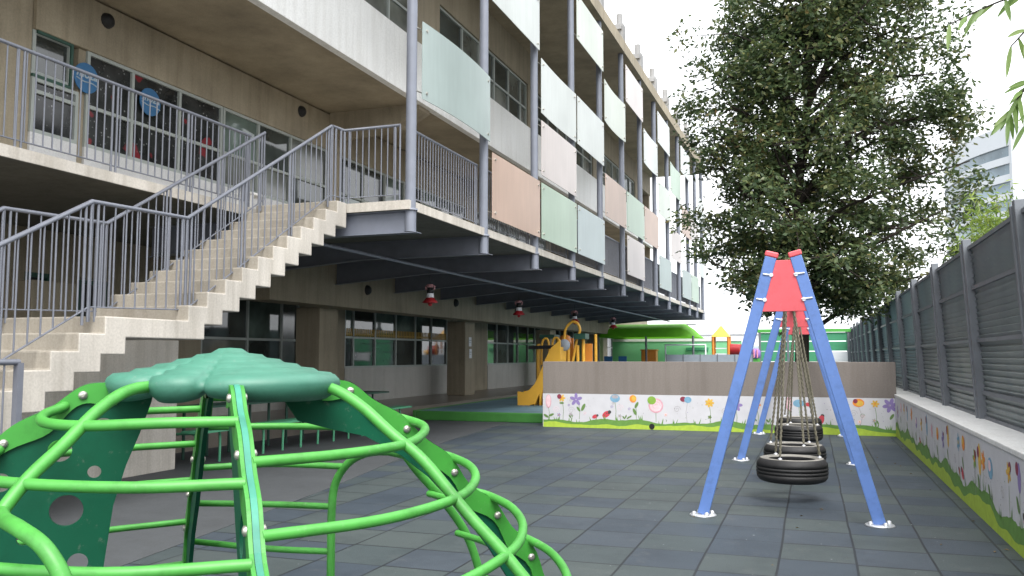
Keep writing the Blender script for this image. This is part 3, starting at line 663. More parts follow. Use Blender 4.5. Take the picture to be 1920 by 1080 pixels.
# ------------------------------------------------------------------ metal fence on the right
def fence_panel_mat():
    m, nt, b, out = nodes("louvre_panel"); p = pos(nt)
    sx = nt.nodes.new("ShaderNodeSeparateXYZ"); nt.links.new(p, sx.inputs[0])
    c = ramp(nt, noise(nt, p, .9, 4), [(.3, (.12, .145, .155)), (.55, (.19, .22, .225)), (.8, (.30, .32, .31))])
    spk = ramp(nt, noise(nt, vscale(nt, p, (1, 12, 30)), 1.6, 3), [(.68, (0, 0, 0)), (.74, (1, 1, 1))]); c = mixc(nt, math_(nt, 'MULTIPLY', spk, .35), c, (.45, .48, .47))
    rust = ramp(nt, noise(nt, p, .6, 2), [(.62, (0, 0, 0)), (.75, (1, 1, 1))]); c = mixc(nt, math_(nt, 'MULTIPLY', rust, .45), c, (.12, .08, .075))
    nt.links.new(c, b.inputs['Base Color']); b.inputs['Roughness'].default_value = .45; b.inputs['Specular IOR Level'].default_value = .5
    return m
MT['louvre'] = fence_panel_mat()
fn = thing("metal_fence", "tall grey metal fence of louvred panels between leaning posts on the low wall", "fence", (1.75, 16, .7))
LEAN = .05
def fx(z): return 1.75 - (z - .72) * LEAN
FY = [-2.2, .35, 2.9, 5.45, 7.95, 10.52, 13.1, 15.7, 18.45, 21.2, 23.9, 26.6, 29.3, 32, 34.7, 37.4, 40.1, 42.8, 45.5]
for y in FY:
    MB().bar((fx(.70) - .02, y, .70), (fx(2.70) - .02, y, 2.70), .085, .09, (0, 1, 0)).bar((fx(.70) - .06, y + .075, .70), (fx(2.66) - .06, y + .075, 2.66), .035, .05, (0, 1, 0)).build("fence_post", "fpost", fn, world=True, bevel=.006)
zs = [.76, 1.03, 1.59, 2.16, 2.60]
for a, b in zip(FY[:-1], FY[1:]):
    m = MB(); r_ = MB()
    for z0, z1 in zip(zs[:-1], zs[1:]):
        n = max(3, int((z1 - z0) / .062)); V = []; F = []
        for i in range(n):
            za = z0 + (z1 - z0) * i / n; zb = z0 + (z1 - z0) * (i + 1) / n
            V += [(fx(za) + .03, a, za), (fx(za) + .03, b, za), (fx(zb) + .002, b, zb - .010), (fx(zb) + .002, a, zb - .010), (fx(zb) + .03, a, zb), (fx(zb) + .03, b, zb)]
            k = 6 * i; F += [(k, k + 1, k + 2, k + 3), (k + 3, k + 2, k + 5, k + 4)]
        m.add(V, F)
    for z in zs: r_.bar((fx(z) + .005, a + .05, z), (fx(z) + .005, b - .05, z), .045, .04)
    m.build("louvre_panel", "louvre", fn, world=True, fix=False); r_.build("fence_rail", "fpost", fn, world=True)

# ------------------------------------------------------------------ swing set
SX = -.22
sw = thing("swing_set", "blue and red metal frame swing set with tyre seats", "swing set", (SX, 12, 0))
def leg(y, side):
    s_ = -1 if side < 0 else 1
    foot = Vector((SX - .74 if s_ < 0 else SX + .72, y, .012)); topp = Vector((SX + s_ * .105, y, 2.30))
    o = MB().bar(foot, topp, .055, .10, (1, 0, 0)).build("leg", "blue", sw, world=True, bevel=.006)
    b = MB().lathe([(0, .012), (.115, .012), (.12, 0), (0, 0)], (foot.x, foot.y, .001), 20)
    for a in range(4):
        q = (foot.x + .085 * math.cos(a * 1.57 + .5), foot.y + .085 * math.sin(a * 1.57 + .5), .012)
        b.lathe([(0, .03), (.014, .028), (.022, .012), (.024, 0)], q, 8)
    b.build("foot_plate", "galv", o, world=True)
    MB().bar(topp - (topp - foot).normalized() * .0, topp + (topp - foot).normalized() * .05, .068, .115, (1, 0, 0)).build("end_cap", "red", o, world=True, bevel=.012)
for y in (7.95, 12.26, 16.5):
    leg(y, -1); leg(y, 1)
    m = MB().prism([(SX - .075, 2.27), (SX + .075, 2.27), (SX + .20, 1.815), (SX - .20, 1.815)], (y + .008, y + .02), lambda u, v, d: (u, d, v))
    m.prism([(SX - .075, 2.27), (SX + .075, 2.27), (SX + .20, 1.815), (SX - .20, 1.815)], (y - .02, y - .008), lambda u, v, d: (u, d, v))
    o = m.build("gusset_plate", "red", sw, world=True, bevel=.003)
    for sx, z in ((-.105, 2.14), (.105, 2.14), (-.165, 1.92), (.165, 1.92)):
        b = MB().tube([(SX + sx, y - .035, z), (SX + sx, y - .02, z)], .018, 8); b.tube([(SX + sx - .02, y - .03, z), (SX + sx + .07 * (1 if sx > 0 else -1), y - .03, z + .01)], .009, 6)
        b.build("bolt", "galv", o, world=True)
MB().tube([(SX, 7.97, 2.06), (SX, 16.48, 2.06)], .045, 12).build("top_beam", "red", sw, world=True)
# tyre swings
def tyre_swing(y, lab, first=None, rz=0, tilt=0):
    loc = (SX, y, .30)
    if first:
        o = copy_tree(first); o.location = loc; o.rotation_euler = (0, 0, rz); o['label'] = lab; return o
    o = thing("tyre_swing", lab, "tyre swing", loc, rz, "tyre swings hanging from the blue frame")
    R0, h = .34, .115
    prof = [(.225, -h * .75), (.24, -h), (.28, -h), (.315, -h * .88), (.338, -h * .6), (.342, -h * .34), (.331, -h * .32), (.331, -h * .27), (.343, -h * .25), (.345, -.008), (.333, -.006), (.333, .006), (.345, .008), (.343, h * .25), (.331, h * .27), (.331, h * .32), (.342, h * .34), (.338, h * .6), (.315, h * .88), (.302, h * .97)]
    rim = [(.302, h * .97), (.29, h), (.268, h + .002), (.245, h * .99), (.228, h * .86)]
    inn = [(.228, h * .86), (.222, h * .6), (.27, h * .3), (.285, 0), (.27, -h * .4), (.225, -h * .75)]
    m = MB().lathe(prof, (0, 0, 0), 48, 0); m.lathe(rim, (0, 0, 0), 48, 1); m.lathe(inn, (0, 0, 0), 48, 0)
    m.build("tyre", ["tyre", "tyre_dust"], o)
    for k in range(3):
        a = math.radians(90 + 120 * k + 20); bx, by = .265 * math.cos(a), .265 * math.sin(a)
        c = MB(); L = 62
        A = Vector((bx, by, h + .03)); B = Vector((.03 * math.cos(a), .05 * math.sin(a), 1.74))
        dv = (B - A).normalized(); p1 = dv.cross(Vector((0, 0, 1))).normalized(); p2 = dv.cross(p1)
        for i in range(L):
            q = A.lerp(B, (i + .5) / L); ln = (B - A).length / L * .72; side = (p1 if i % 2 else p2) * .0085
            ring = [q + dv * ln * math.cos(t) + side * math.sin(t) * 1.2 for t in [2 * math.pi * k2 / 8 for k2 in range(8)]]
            c.tube(ring, .0062, 5, closed=True)
        c.tube([A, B], .0115, 6)
        c.build("chain", "chain", o)
        MB().tube([(bx, by, h - .02), (bx, by, h + .05)], .008, 6).lathe([(0, .012), (.018, .01), (.022, 0)], (bx, by, h + .004), 8).build("eye_bolt", "galv", o)
    return o
ty = tyre_swing(9.1, "nearest tyre swing hanging lowest in front of the others", rz=.3)
tyre_swing(10.5, "tyre swing directly behind the nearest tyre", ty, 1.1)
tyre_swing(13.5, "third tyre swing in the line, past the middle blue legs", ty, .1)
tyre_swing(15.1, "last tyre swing in the line, beside the painted back wall", ty, .8)

# ------------------------------------------------------------------ climbing dome
DC = (-2.275, 2.932); VU = (-.6142, .7892); VR = (VU[1], -VU[0]); A0 = 6
dm = thing("climbing_dome", "green tubular climbing dome with dark holed plates and teal lobed cap", "climbing frame", (DC[0], DC[1], 0))
def dd(az):
    t = math.radians(az + A0); return (-math.cos(t) * VU[0] + math.sin(t) * VR[0], -math.cos(t) * VU[1] + math.sin(t) * VR[1])
def dp(az, r, z): d = dd(az); return (DC[0] + d[0] * r, DC[1] + d[1] * r, z)
PROF = [(.40, 1.312), (.506, 1.289), (.62, 1.228), (.746, 1.13), (.883, 1.03), (1.055, .85), (1.209, .705), (1.385, .496), (1.49, .25), (1.53, .0)]
def prof_at(z):
    for (r0, z0), (r1, z1) in zip(PROF[:-1], PROF[1:]):
        if z1 <= z <= z0: return r0 + (r1 - r0) * (z0 - z) / (z0 - z1)
    return PROF[0][0] if z > PROF[0][1] else PROF[-1][0]
PS = [(p[0], p[1]) for p in smooth_path([(r, 0, z) for r, z in PROF], 6) for p in [(p[0], p[2])]]
# radial plates
def plate(az, inner, holes, wavy=.012, thick=.02, grow=0):
    d = dd(az); nrm = (-d[1], d[0])
    fnp = lambda u, v, t: (DC[0] + d[0] * u + nrm[0] * t, DC[1] + d[1] * u + nrm[1] * t, v)
    L = 0; outer = []
    for i, (r, z) in enumerate(PS):
        if i: L += math.hypot(r - PS[i - 1][0], z - PS[i - 1][1])
        outer.append((r + grow + wavy * math.sin(L * 2 * math.pi / .30) * .5, z + wavy * math.sin(L * 2 * math.pi / .30) * .8))
    poly = outer + list(reversed(inner))
    # dark plate with real holes: curve fill gives clean holes
    cu = bpy.data.curves.new("plate", 'CURVE'); cu.dimensions = '2D'; cu.fill_mode = 'BOTH'; cu.extrude = thick / 2
    def spl(pts):
        s_ = cu.splines.new('POLY'); s_.points.add(len(pts) - 1)
        for p, q in zip(s_.points, pts): p.co = (q[0], q[1], 0, 1)
        s_.use_cyclic_u = True
    spl(poly)
    for (r, z, rad, sq) in holes: spl([(r + rad * math.cos(2 * math.pi * k / 28), z + rad * sq * math.sin(2 * math.pi * k / 28)) for k in range(28)])
    tmp = bpy.data.objects.new("plate", cu); C.objects.link(tmp); me = bpy.data.meshes.new_from_object(tmp); bpy.data.objects.remove(tmp)
    me.transform(Matrix(((d[0], 0, nrm[0], 0), (d[1], 0, nrm[1], 0), (0, 1, 0, 0), (0, 0, 0, 1))))
    me.materials.clear(); me.materials.append(MT["dplate"])
    o = bpy.data.objects.new("climbing_plate", me); C.objects.link(o); o.parent = dm
    # lime scalloped edge strips on both faces
    band = MB(); wds = []
    L = 0; inn = []
    for i, (r, z) in enumerate(PS):
        j0, j1 = max(i - 1, 0), min(i + 1, len(PS) - 1); tx, tz = PS[j1][0] - PS[j0][0], PS[j1][1] - PS[j0][1]; l_ = math.hypot(tx, tz)
        if i: L += math.hypot(r - PS[i - 1][0], z - PS[i - 1][1])
        wd = .064 + .018 * math.sin(L * 2 * math.pi / .30 + 1.2); nx, nz = tz / l_, -tx / l_
        inn.append((outer[i][0] + nx * wd, outer[i][1] + nz * wd))
    oo = [(r + .006, z + .006) for r, z in outer]
    for s_ in (-1, 1):
        t0, t1 = (thick / 2 + .001) * s_, (thick / 2 + .014) * s_
        V = []; F = []
        for a, b in zip(oo, inn): V += [fnp(*a, t0), fnp(*b, t0), fnp(*b, t1), fnp(*a, t1)]
        for i in range(len(oo) - 1):
            k = 4 * i; F += [(k + q, k + (q + 1) % 4, k + 4 + (q + 1) % 4, k + 4 + q) for q in range(4)]
        band.add(V, F)
    eo = band.build("edge_strip", "limeplate", dm, world=True)
    V = []; F = []
    for i, a in enumerate(oo): V += [fnp(a[0] + .002, a[1] + .002, -thick / 2), fnp(a[0] + .002, a[1] + .002, thick / 2)]
    F = [(2 * i, 2 * i + 1, 2 * i + 3, 2 * i + 2) for i in range(len(oo) - 1)]
    MB().add(V, F).build("edge_face", "mplate", eo, world=True)
    bm_ = MB(); L = 0; nextL = .10
    for i, (r, z) in enumerate(PS):
        if i: L += math.hypot(r - PS[i - 1][0], z - PS[i - 1][1])
        if L > nextL:
            nextL += .30; q = ((oo[i][0] + inn[i][0]) / 2, (oo[i][1] + inn[i][1]) / 2)
            for s_ in (-1, 1): MB().tube([fnp(*q, (thick / 2 + .013) * s_), fnp(*q, (thick / 2 + .022) * s_), fnp(*q, (thick / 2 + .026) * s_)], [.017, .016, .006], 10).build("bolt", "bolt", eo, world=True)
    return o
inner_wide = [(.25, 1.30), (.262, 1.24), (.30, 1.12), (.345, 1.0), (.385, .85), (.41, .63), (.43, .3), (.44, 0)]
inner_arch = [(.22, 1.28), (.31, 1.15), (.45, 1.11), (.60, 1.075), (.76, .985), (.895, .88), (1.035, .73), (1.175, .56), (1.30, .37), (1.385, .18), (1.415, 0)]
plate(-90, inner_wide, [(.545, .842, .058, 1), (.455, .98, .024, 1), (.575, 1.065, .042, 1), (.43, 1.165, .03, .6), (.68, .75, .026, 1), (.50, .645, .036, 1), (.765, .957, .035, 1), (.85, .6, .06, 1), (.62, .4, .05, 1), (1.05, .4, .05, 1)])
plate(90, inner_arch, [], grow=.022)
plate(0, [(.30, 1.30), (.34, 1.2), (.50, 1.02), (.62, .85), (.74, .70), (.9, .5), (1.06, .25), (1.12, 0)], [(.78, .84, .045, 1.6), (.95, .62, .05, 1.6)])
plate(180, [(.30, 1.30), (.46, 1.2), (.66, 1.02), (.80, .85), (.92, .70), (1.12, .5), (1.28, .25), (1.34, 0)], [])
# radial tubes
TR = .0215
def rib(az, z_end=0, extra=.02, r0=.30, z0=1.315):
    pts = [dp(az, r0, z0)] + [dp(az, r + extra, z) for r, z in PS if z >= z_end and r > .42]
    return MB().tube(pts, TR, 12).build("arched_tube", "lime", dm, world=True)
rib(-45); rib(47); rib(112, extra=.0); rib(-135)
def tube(name, pts, r=.0185, sub=6): return MB().tube(smooth_path(pts, sub), r, 12).build(name, "lime", dm, world=True)
def pr(az, z, e=.0): return dp(az, prof_at(z) + e, z)
# front left rungs with hooked ends on the left plate
for z, zt, ze in ((1.20, 1.19, 1.235), (1.025, 1.03, 1.08), (.82, .83, .88), (.58, .60, .64)):
    tube("rung", [pr(-1, z, -.01), pr(-22, z, .0), pr(-45, zt, .02), pr(-64, zt + .002, .012), pr(-79, (zt + ze) / 2 - .005, -.01), dp(-86, prof_at(ze) - .035, ze - .006), dp(-90, prof_at(ze) - .045, ze)])
for z, zt, ze in ((1.08, 1.09, 1.15), (.885, .90, .975), (.68, .71, .79), (.45, .5, .58)):
    tube("rung", [pr(1, z, -.01), pr(24, z + .005, .0), pr(47, zt, .02), pr(66, zt + .015, .04), pr(81, (zt + ze) / 2, .072), pr(90, ze - .012, .06), pr(93, ze + .004, .02), pr(91, ze + .008, -.015)])
for z in (1.17, .985, .78, .53, .28):
    tube("rung", [pr(181, z, -.02), pr(203, z, -.03), pr(225, z, .0), pr(250, z + .01, -.02), pr(269, z + .02, -.03)], .0165)
for z in (1.225, 1.075):
    tube("rung", [pr(179, z, -.03), pr(155, z, -.05), pr(133, z, -.03), pr(112, z, .015)], .0165)
for z, ae, re_ in ((.85, 137.6, 1.043), (.64, 142, 1.06), (.41, 142, 1.06), (.2, 142, 1.06)):
    tube("rung", [pr(179, z, -.03), dp(160, 1.1, z), dp(ae, re_, z)], .0165)
tube("doorway_hoop", [dp(142, 1.06, 0), dp(142, 1.06, .35), dp(142, 1.06, .62), dp(141, 1.06, .76), dp(137, 1.04, .86), dp(131, 1.02, .92), dp(122, 1.0, .945), dp(112, .975, .94)], .021)
tube("doorway_hoop", [pr(-45, .955, .02), dp(-38, 1.08, .96), dp(-31, 1.18, .955), dp(-26, 1.24, .92), dp(-23, 1.26, .83), dp(-22, 1.27, .70), dp(-22, 1.28, .4), dp(-22, 1.28, 0)], .0225)
for az0, az1, zz in ((112, 92, .98), (112, 92, .74), (112, 92, .52), (112, 92, .30)):
    tube("rung", [pr(az0, zz, -.05), pr((az0 + az1) / 2, zz - .01, -.06), pr(az1, zz - .02, -.08)], .0165)
# lobed cap
def cap():
    m = MB(); nth = 168; V = []; F = []
    seams = [-20, 84, 132, 178, 226, 266, 308]     # degrees in dome azimuth
    def lobe(az):
        az = (az + 20) % 360 - 20
        ss = seams + [340]
        for a, b in zip(ss[:-1], ss[1:]):
            if a <= az < b: t = (az - a) / (b - a); return (math.sin(math.pi * t)) ** .45, (b - a)
        return 1, 60
    rings = []
    for k in range(nth):
        az = 360 * k / nth - 20 + 1e-4; l, wdt = lobe(az)
        Rm = (.392 + .090 * l) * (1 + .02 * math.sin(math.radians(az) * 3 + 1)) * (1.0 + .03 * math.sin(math.radians(az) * 2 + .6))
        drop = .018 * (1 - l)
        prof = []
        prof.append((Rm * .78, 1.294 - .034 * l)); prof.append((Rm * .89, 1.282 - .032 * l)); prof.append((Rm * .97, 1.290 - .012 * l)); prof.append((Rm * 1.0, 1.315 - drop)); prof.append((Rm * .985, 1.335 - drop))
        nst = 5
        for q in range(nst):
            f0 = .945 - q * .165; z0 = 1.352 + q * .0190 - drop * (1 - q / nst) ** 2
            Re = lambda f_: f_ * (.45 + (Rm - .45) * f_ ** 1.6)
            prof += [(Re(f0), z0), (Re(f0 - .118), z0 + .0055), (Re(f0 - .145), z0 + .013)]
        prof += [(.045, 1.452), (.0, 1.455)]
        ox = dp(90, .03, 0); rings.append([(p_[0] + ox[0] - DC[0], p_[1] + ox[1] - DC[1], p_[2]) for p_ in (dp(az, r, z) for r, z in prof)])
    n = len(rings[0])
    for rg in rings: V += rg
    for k in range(nth):
        j = (k + 1) % nth
        for q in range(n - 1): F.append((k * n + q, j * n + q, j * n + q + 1, k * n + q + 1))
    m.add(V, F, 0, True)
    m.add([rings[k][0] for k in range(nth)], [tuple(range(nth))], 0)
    return m.build("lobed_cap", "teal", dm, world=True)
cap()

# ------------------------------------------------------------------ yellow play structure behind the wall
ps = thing("play_structure", "yellow and orange climbing structure with slide by the grey painted wall", "play structure", (-6.2, 21.3, .2))
def slide(mb):
    prof = [(0, .16), (.18, .15), (.38, .2), (.55, .34), (.72, .60), (.9, .95), (1.1, 1.25), (1.4, 1.45)]
    for (a, za), (b, zb) in zip(prof[:-1], prof[1:]):
        X0, X1 = -7.0 + a * .8, -7.0 + b * .8
        for y0, y1, h in ((20.5, 20.55, .18), (21.0, 21.05, .18), (20.55, 21.0, 0)):
            mb.add([(X0, y0, .2), (X1, y0, .2 + max(0, zb - .3)), (X1, y0, .2 + zb + h), (X0, y0, .2 + za + h), (X0, y1, .2), (X1, y1, .2 + max(0, zb - .3)), (X1, y1, .2 + zb + h), (X0, y1, .2 + za + h)],
                   [(0, 1, 2, 3), (7, 6, 5, 4), (0, 4, 5, 1), (1, 5, 6, 2), (2, 6, 7, 3), (3, 7, 4, 0)])
    return mb
slide(MB()).build("slide", "yellow", ps, world=True)
for x, y, h in ((-6.75, 21.5, 1.75), (-6.65, 21.1, 1.72), (-6.4, 22.1, 1.95), (-6.2, 22.1, 1.95), (-5.95, 21.5, 1.7), (-5.7, 21.5, 1.7), (-5.55, 21.5, 2.0), (-5.42, 22.3, 2.0)):
    MB().tube([(x, y, .2), (x, y, h)], .04, 10).build("post", "yellow", ps, world=True)
MB().tube(smooth_path([(-6.62, 21.3, 1.2), (-6.60, 21.3, 1.75), (-6.5, 21.3, 1.88), (-6.42, 21.3, 1.75), (-6.40, 21.3, 1.2)], 5), .03, 8).build("hand_hoop", "yellow", ps, world=True)
MB().tube(smooth_path([(-6.33, 21.3, 1.2), (-6.32, 21.3, 1.75), (-6.22, 21.3, 1.90), (-6.12, 21.3, 1.75), (-6.10, 21.3, 1.2)], 5), .03, 8).build("hand_hoop", "yellow", ps, world=True)
MB().tube(smooth_path([(-6.06, 21.5, 1.85), (-6.02, 21.5, 2.12), (-5.86, 21.5, 2.30), (-5.70, 21.5, 2.26), (-5.64, 21.5, 2.08), (-5.72, 21.5, 1.85), (-5.85, 21.5, 1.2)], 6), .035, 8).build("hand_hoop", "yellow", ps, world=True)
MB().bar((-6.85, 20.95, 1.64), (-6.0, 20.95, 1.66), .06, .09).build("cross_bar", "black", ps, world=True)
MB().box(-6.2, -5.95, 22.0, 22.06, .9, 1.9).box(-5.7, -5.42, 21.9, 21.96, 1.2, 1.75).build("side_panel", "orange", ps, world=True)
MB().lathe([(0, .25), (.13, .2), (.17, .02), (.17, 0), (0, 0)], (-6.12, 21.8, 1.75), 14).build("bubble", "orange", ps, world=True)
MB().box(-5.75, -5.45, 21.3, 21.7, 1.86, 2.0).box(-6.7, -6.3, 21.4, 21.9, 1.88, 1.98).build("leafy_trim", "green_d", ps, world=True)
o = MB().lathe([(0, .03), (.13, .03), (.15, 0), (.13, -.03), (0, -.03)], (0, 0, 0), 16).build("wheel_panel", "greyb", ps); o.location = (-5.86 + 6.2, -.5, 1.5); o.rotation_euler = (math.radians(90), 0, 0)

# ------------------------------------------------------------------ far end of the yard
gw = thing("mint_wall", "low mint green building wall behind the lime awning", "wall", (-6, 44, .2)); MB().box(-9.8, -3.3, 44, 44.2, .2, 2.17).build("wall_panel", "gwall", gw, world=True)
MB().box(-9.8, -3.3, 43.96, 44.24, 2.17, 2.32).build("coping", "white", gw, world=True); MB().box(-6.0, -4.9, 43.9, 43.99, 1.72, 1.86).build("shelf", "gscreen", gw, world=True)
aw = thing("shade_canopy", "lime green fabric shade canopy stretched over the far yard", "canopy", (-6.9, 41.5, .2))
m = MB(); 
def cpt(u, v):   # sagging hipped fabric
    x = -9.6 + 4.55 * u; y = 39.6 + 4.0 * v; z = 2.30 + .66 * (math.sin(math.pi * min(max(v, 0), 1)) ** .32) * min(1, (1 - u) * 9 + .02) * min(1, u * 9 + .02)
    return (x, y, z)
G = 14
m.add([cpt(i / G, j / G) for i in range(G + 1) for j in range(G + 1)], [(i * (G + 1) + j, (i + 1) * (G + 1) + j, (i + 1) * (G + 1) + j + 1, i * (G + 1) + j + 1) for i in range(G) for j in range(G)], 0, True)
m.build("fabric", "awn", aw, world=True, fix=False)
for x in (-9.5, -7.25, -5.1): MB().tube([(x, 39.65, .2), (x, 39.65, 2.35)], .05, 8).build("post", "fpost", aw, world=True)
MB().tube([(-9.6, 41.6, 2.93), (-5.2, 41.6, 2.93)], .03, 6).build("ridge_pole", "fpost", aw, world=True)
gp = thing("goal_frame", "pale yellow goal frame standing before the mint wall", "goal", (-5.4, 39, .2)); MB().tube([(-6.25, 39, .2), (-6.25, 39, 1.93), (-4.48, 39, 1.93), (-4.48, 39, .2)], .045, 8).build("goal_post", "pale", gp, world=True)
lf = thing("low_panel_fence", "low blue grey panel fence in front of the playhouse", "fence", (-4.2, 37.5, .2))
for k in range(5): MB().box(-5.95 + k * .72, -5.95 + k * .72 + .68, 37.5, 37.53, .3, 1.49).build("fence_panel", "greyb", lf, world=True)
for k in range(6): MB().box(-5.99 + k * .72, -5.95 + k * .72, 37.48, 37.55, .2, 1.51).build("fence_post", "fpost", lf, world=True)
ph = thing("playhouse", "small playhouse tower with yellow pyramid roof and red tube", "playhouse", (-3.7, 40.5, .2))
m = MB(); m.add([(-4.32, 39.9, 2.30), (-3.5, 39.9, 2.30), (-3.5, 40.7, 2.30), (-4.32, 40.7, 2.30), (-3.95, 40.3, 2.80), (-3.88, 40.3, 2.80)], [(0, 1, 5, 4), (1, 2, 5), (2, 3, 4, 5), (3, 0, 4), (3, 2, 1, 0)]); m.build("roof", "yellow", ph, world=True)
for x, y in ((-4.25, 39.97), (-3.57, 39.97), (-4.25, 40.63), (-3.57, 40.63)): MB().tube([(x, y, .2), (x, y, 2.31)], .06, 8).build("post", "orange", ph, world=True)
MB().tube([(-3.50, 40.3, 1.72), (-3.05, 40.25, 1.70)], .27, 16).lathe([(.27, 0), (.30, .0), (.30, .05), (.27, .05)], (-3.3, 40.3, 1.4), 6).build("tube_tunnel", "bell", ph, world=True)
MB().box(-4.15, -3.65, 40.0, 40.05, .5, 1.55).box(-4.15, -3.65, 40.0, 40.04, 1.75, 1.80).build("front_panel", "pale", ph, world=True)
MB().tube([(-3.05, 40.25, 1.62), (-2.85, 40.2, 1.55)], .17, 12).build("slide_mouth", "yellow", ph, world=True)
so_ = thing("flower_toy", "small purple and white play panel on a green base", "play panel", (-2.3, 39, .2))
MB().box(-2.5, -2.15, 38.9, 39.1, .2, 1.32).build("base", "gtrim", so_, world=True)
MB().lathe([(0, .45), (.1, .44), (.2, .32), (.2, .1), (.12, 0), (0, 0)], (-2.32, 39, 1.32), 14).build("body", "purple", so_, world=True)
for k in (-1, 1): MB().tube([(-2.32 + k * .07, 38.79, 1.36), (-2.32 + k * .07, 38.79, 1.72)], .03, 8).build("stripe", "pink", so_, world=True)
ot = thing("orange_crate", "orange storage crate against the mint wall", "crate", (-7.1, 40, .2)); MB().box(-7.55, -6.85, 40, 40.5, .2, 1.68).build("body", "orange", ot, world=True, bevel=.03); MB().box(-7.58, -6.82, 39.97, 40.53, 1.68, 1.74).build("lid", "orange", ot, world=True)
for k, (x, lab) in enumerate(((-7.9, "blue child chair nearest the school columns"), (-7.3, "blue child chair further from the school columns"))):
    ch = thing("child_chair", lab, "chair", (x, 34.5, .2), 0, "blue child chairs at the end of the deck")
    MB().box(-.17, .17, -.16, .16, .80, .83).build("seat", "sign", ch); MB().box(-.17, .17, .13, .16, .95, 1.22).build("backrest", "sign", ch)
    for a in (-1, 1):
        for b in (-1, 1): MB().tube([(a * .15, b * .14, 0), (a * .15, b * .14, 1.2 if b > 0 else .8)], .015, 6).build("leg", "sign", ch)
gf = thing("green_screen_fence", "dark framed green screen fence with lime top behind the tree trunk", "fence", (0, 40, .2))
for k, (a, b) in enumerate(((-2.2, -1.0), (-1.0, .25), (.25, 1.5))):
    for z0, z1, mm in ((1.2, 1.62, "pale" if k == 2 else "gscreen"), (1.66, 2.06, "gscreen"), (2.10, 2.46, "gscreen")): MB().box(a + .05, b - .05, 40, 40.03, z0, z1).build("screen_panel", mm, gf, world=True)
    MB().box(a + .05, b - .05, 39.97, 40.06, .2, 1.17).build("base_panel", "gscreen", gf, world=True)
for x in (-2.2, -1.0, .25, 1.5): MB().box(x - .05, x + .05, 39.95, 40.08, .2, 2.5).build("fence_post", "fpost", gf, world=True)
MB().box(-2.3, 1.6, 39.93, 40.1, 2.48, 2.62).build("top_trim", "gtrim", gf, world=True)
wb = thing("white_shed", "long white low building beyond the playhouse", "building", (-3, 60, 0)); MB().box(-7.5, -2.4, 60, 66, -.06, 2.9).build("wall", "pale", wb, world=True); MB().box(-7.6, -2.3, 59.9, 66, 2.9, 3.05).build("roof", "pale", wb, world=True)
MB().box(-5.6, -2.9, 59.96, 60, 1.6, 2.1).build("window", "pglass", wb, world=True)
for k, (x, h, lab) in enumerate(((-8.2, 8.6, "thin tall antenna mast nearest the school end"), (-7.5, 7.0, "shorter antenna mast in the middle of three"), (-6.3, 7.9, "antenna mast farthest from the school end"))):
    an = thing("antenna_mast", lab, "antenna", (x, 85, -.06), 0, "antenna masts beyond the yard"); MB().tube([(0, 0, 0), (0, 0, h)], [.05, .025], 6).build("pole", "pale", an)
    for q in range(2): MB().tube([(-.5, 0, h - .6 - q * .8), (.5, 0, h - .6 - q * .8)], .012, 5).build("cross_arm", "pale", an)

# ------------------------------------------------------------------ far curved tower
tw = thing("office_tower", "pale curved office tower with ribbon windows beyond the fence", "building", (40, 180, 0))
cx_, cy_, rad = 68.9, 194.1, 42.0
def arc(a): return (cx_ + rad * math.cos(a), cy_ + rad * math.sin(a))
def band(z0, z1, rr, a0, a1, n=26):
    m = MB(); V = []
    for i in range(n + 1):
        a = a0 + (a1 - a0) * i / n
        for q in (rr, rr - 1.0): V += [(cx_ + q * math.cos(a), cy_ + q * math.sin(a), z0), (cx_ + q * math.cos(a), cy_ + q * math.sin(a), z1)]
    F = []
    for i in range(n):
        k = 4 * i; F += [(k, k + 4, k + 5, k + 1), (k + 1, k + 5, k + 7, k + 3), (k + 2, k + 3, k + 7, k + 6), (k, k + 2, k + 6, k + 4)]
    return m.add(V, F)
a0, a1 = math.radians(140), math.radians(215)
H = [(0, 11.4)]; z = 13.2
m = MB(); 
zt = [14.5, 17.7, 20.9, 24.1, 27.3, 30.5, 33.7, 36.9]
prev = 0
for z in zt:
    b = band(prev, z, rad, a0, a1); m.add(b.v, b.f); prev = z + 1.9
b = band(prev, 42.5, rad, a0, a1); m.add(b.v, b.f); m.build("facade", "towerwall", tw, world=True)
for z in zt: 
    o = band(z, z + 1.9, rad - .35, a0, a1).build("ribbon_window", "towerglass", tw, world=True)
x1, y1 = arc(a1); MB().box(x1 - .5, x1 + 20, y1 - .8, y1 + 20, 0, 41.5).build("side_block", "towerwall", tw, world=True)
x0, y0 = arc(a0); MB().prism([(cx_ + (rad - 1.2) * math.cos(a0 + (a1 - a0) * k / 20), cy_ + (rad - 1.2) * math.sin(a0 + (a1 - a0) * k / 20)) for k in range(21)] + [(cx_ + 20, cy_)], (42.0, 42.4), lambda u, v, d: (u, v, d)).build("roof", "towerwall", tw, world=True)

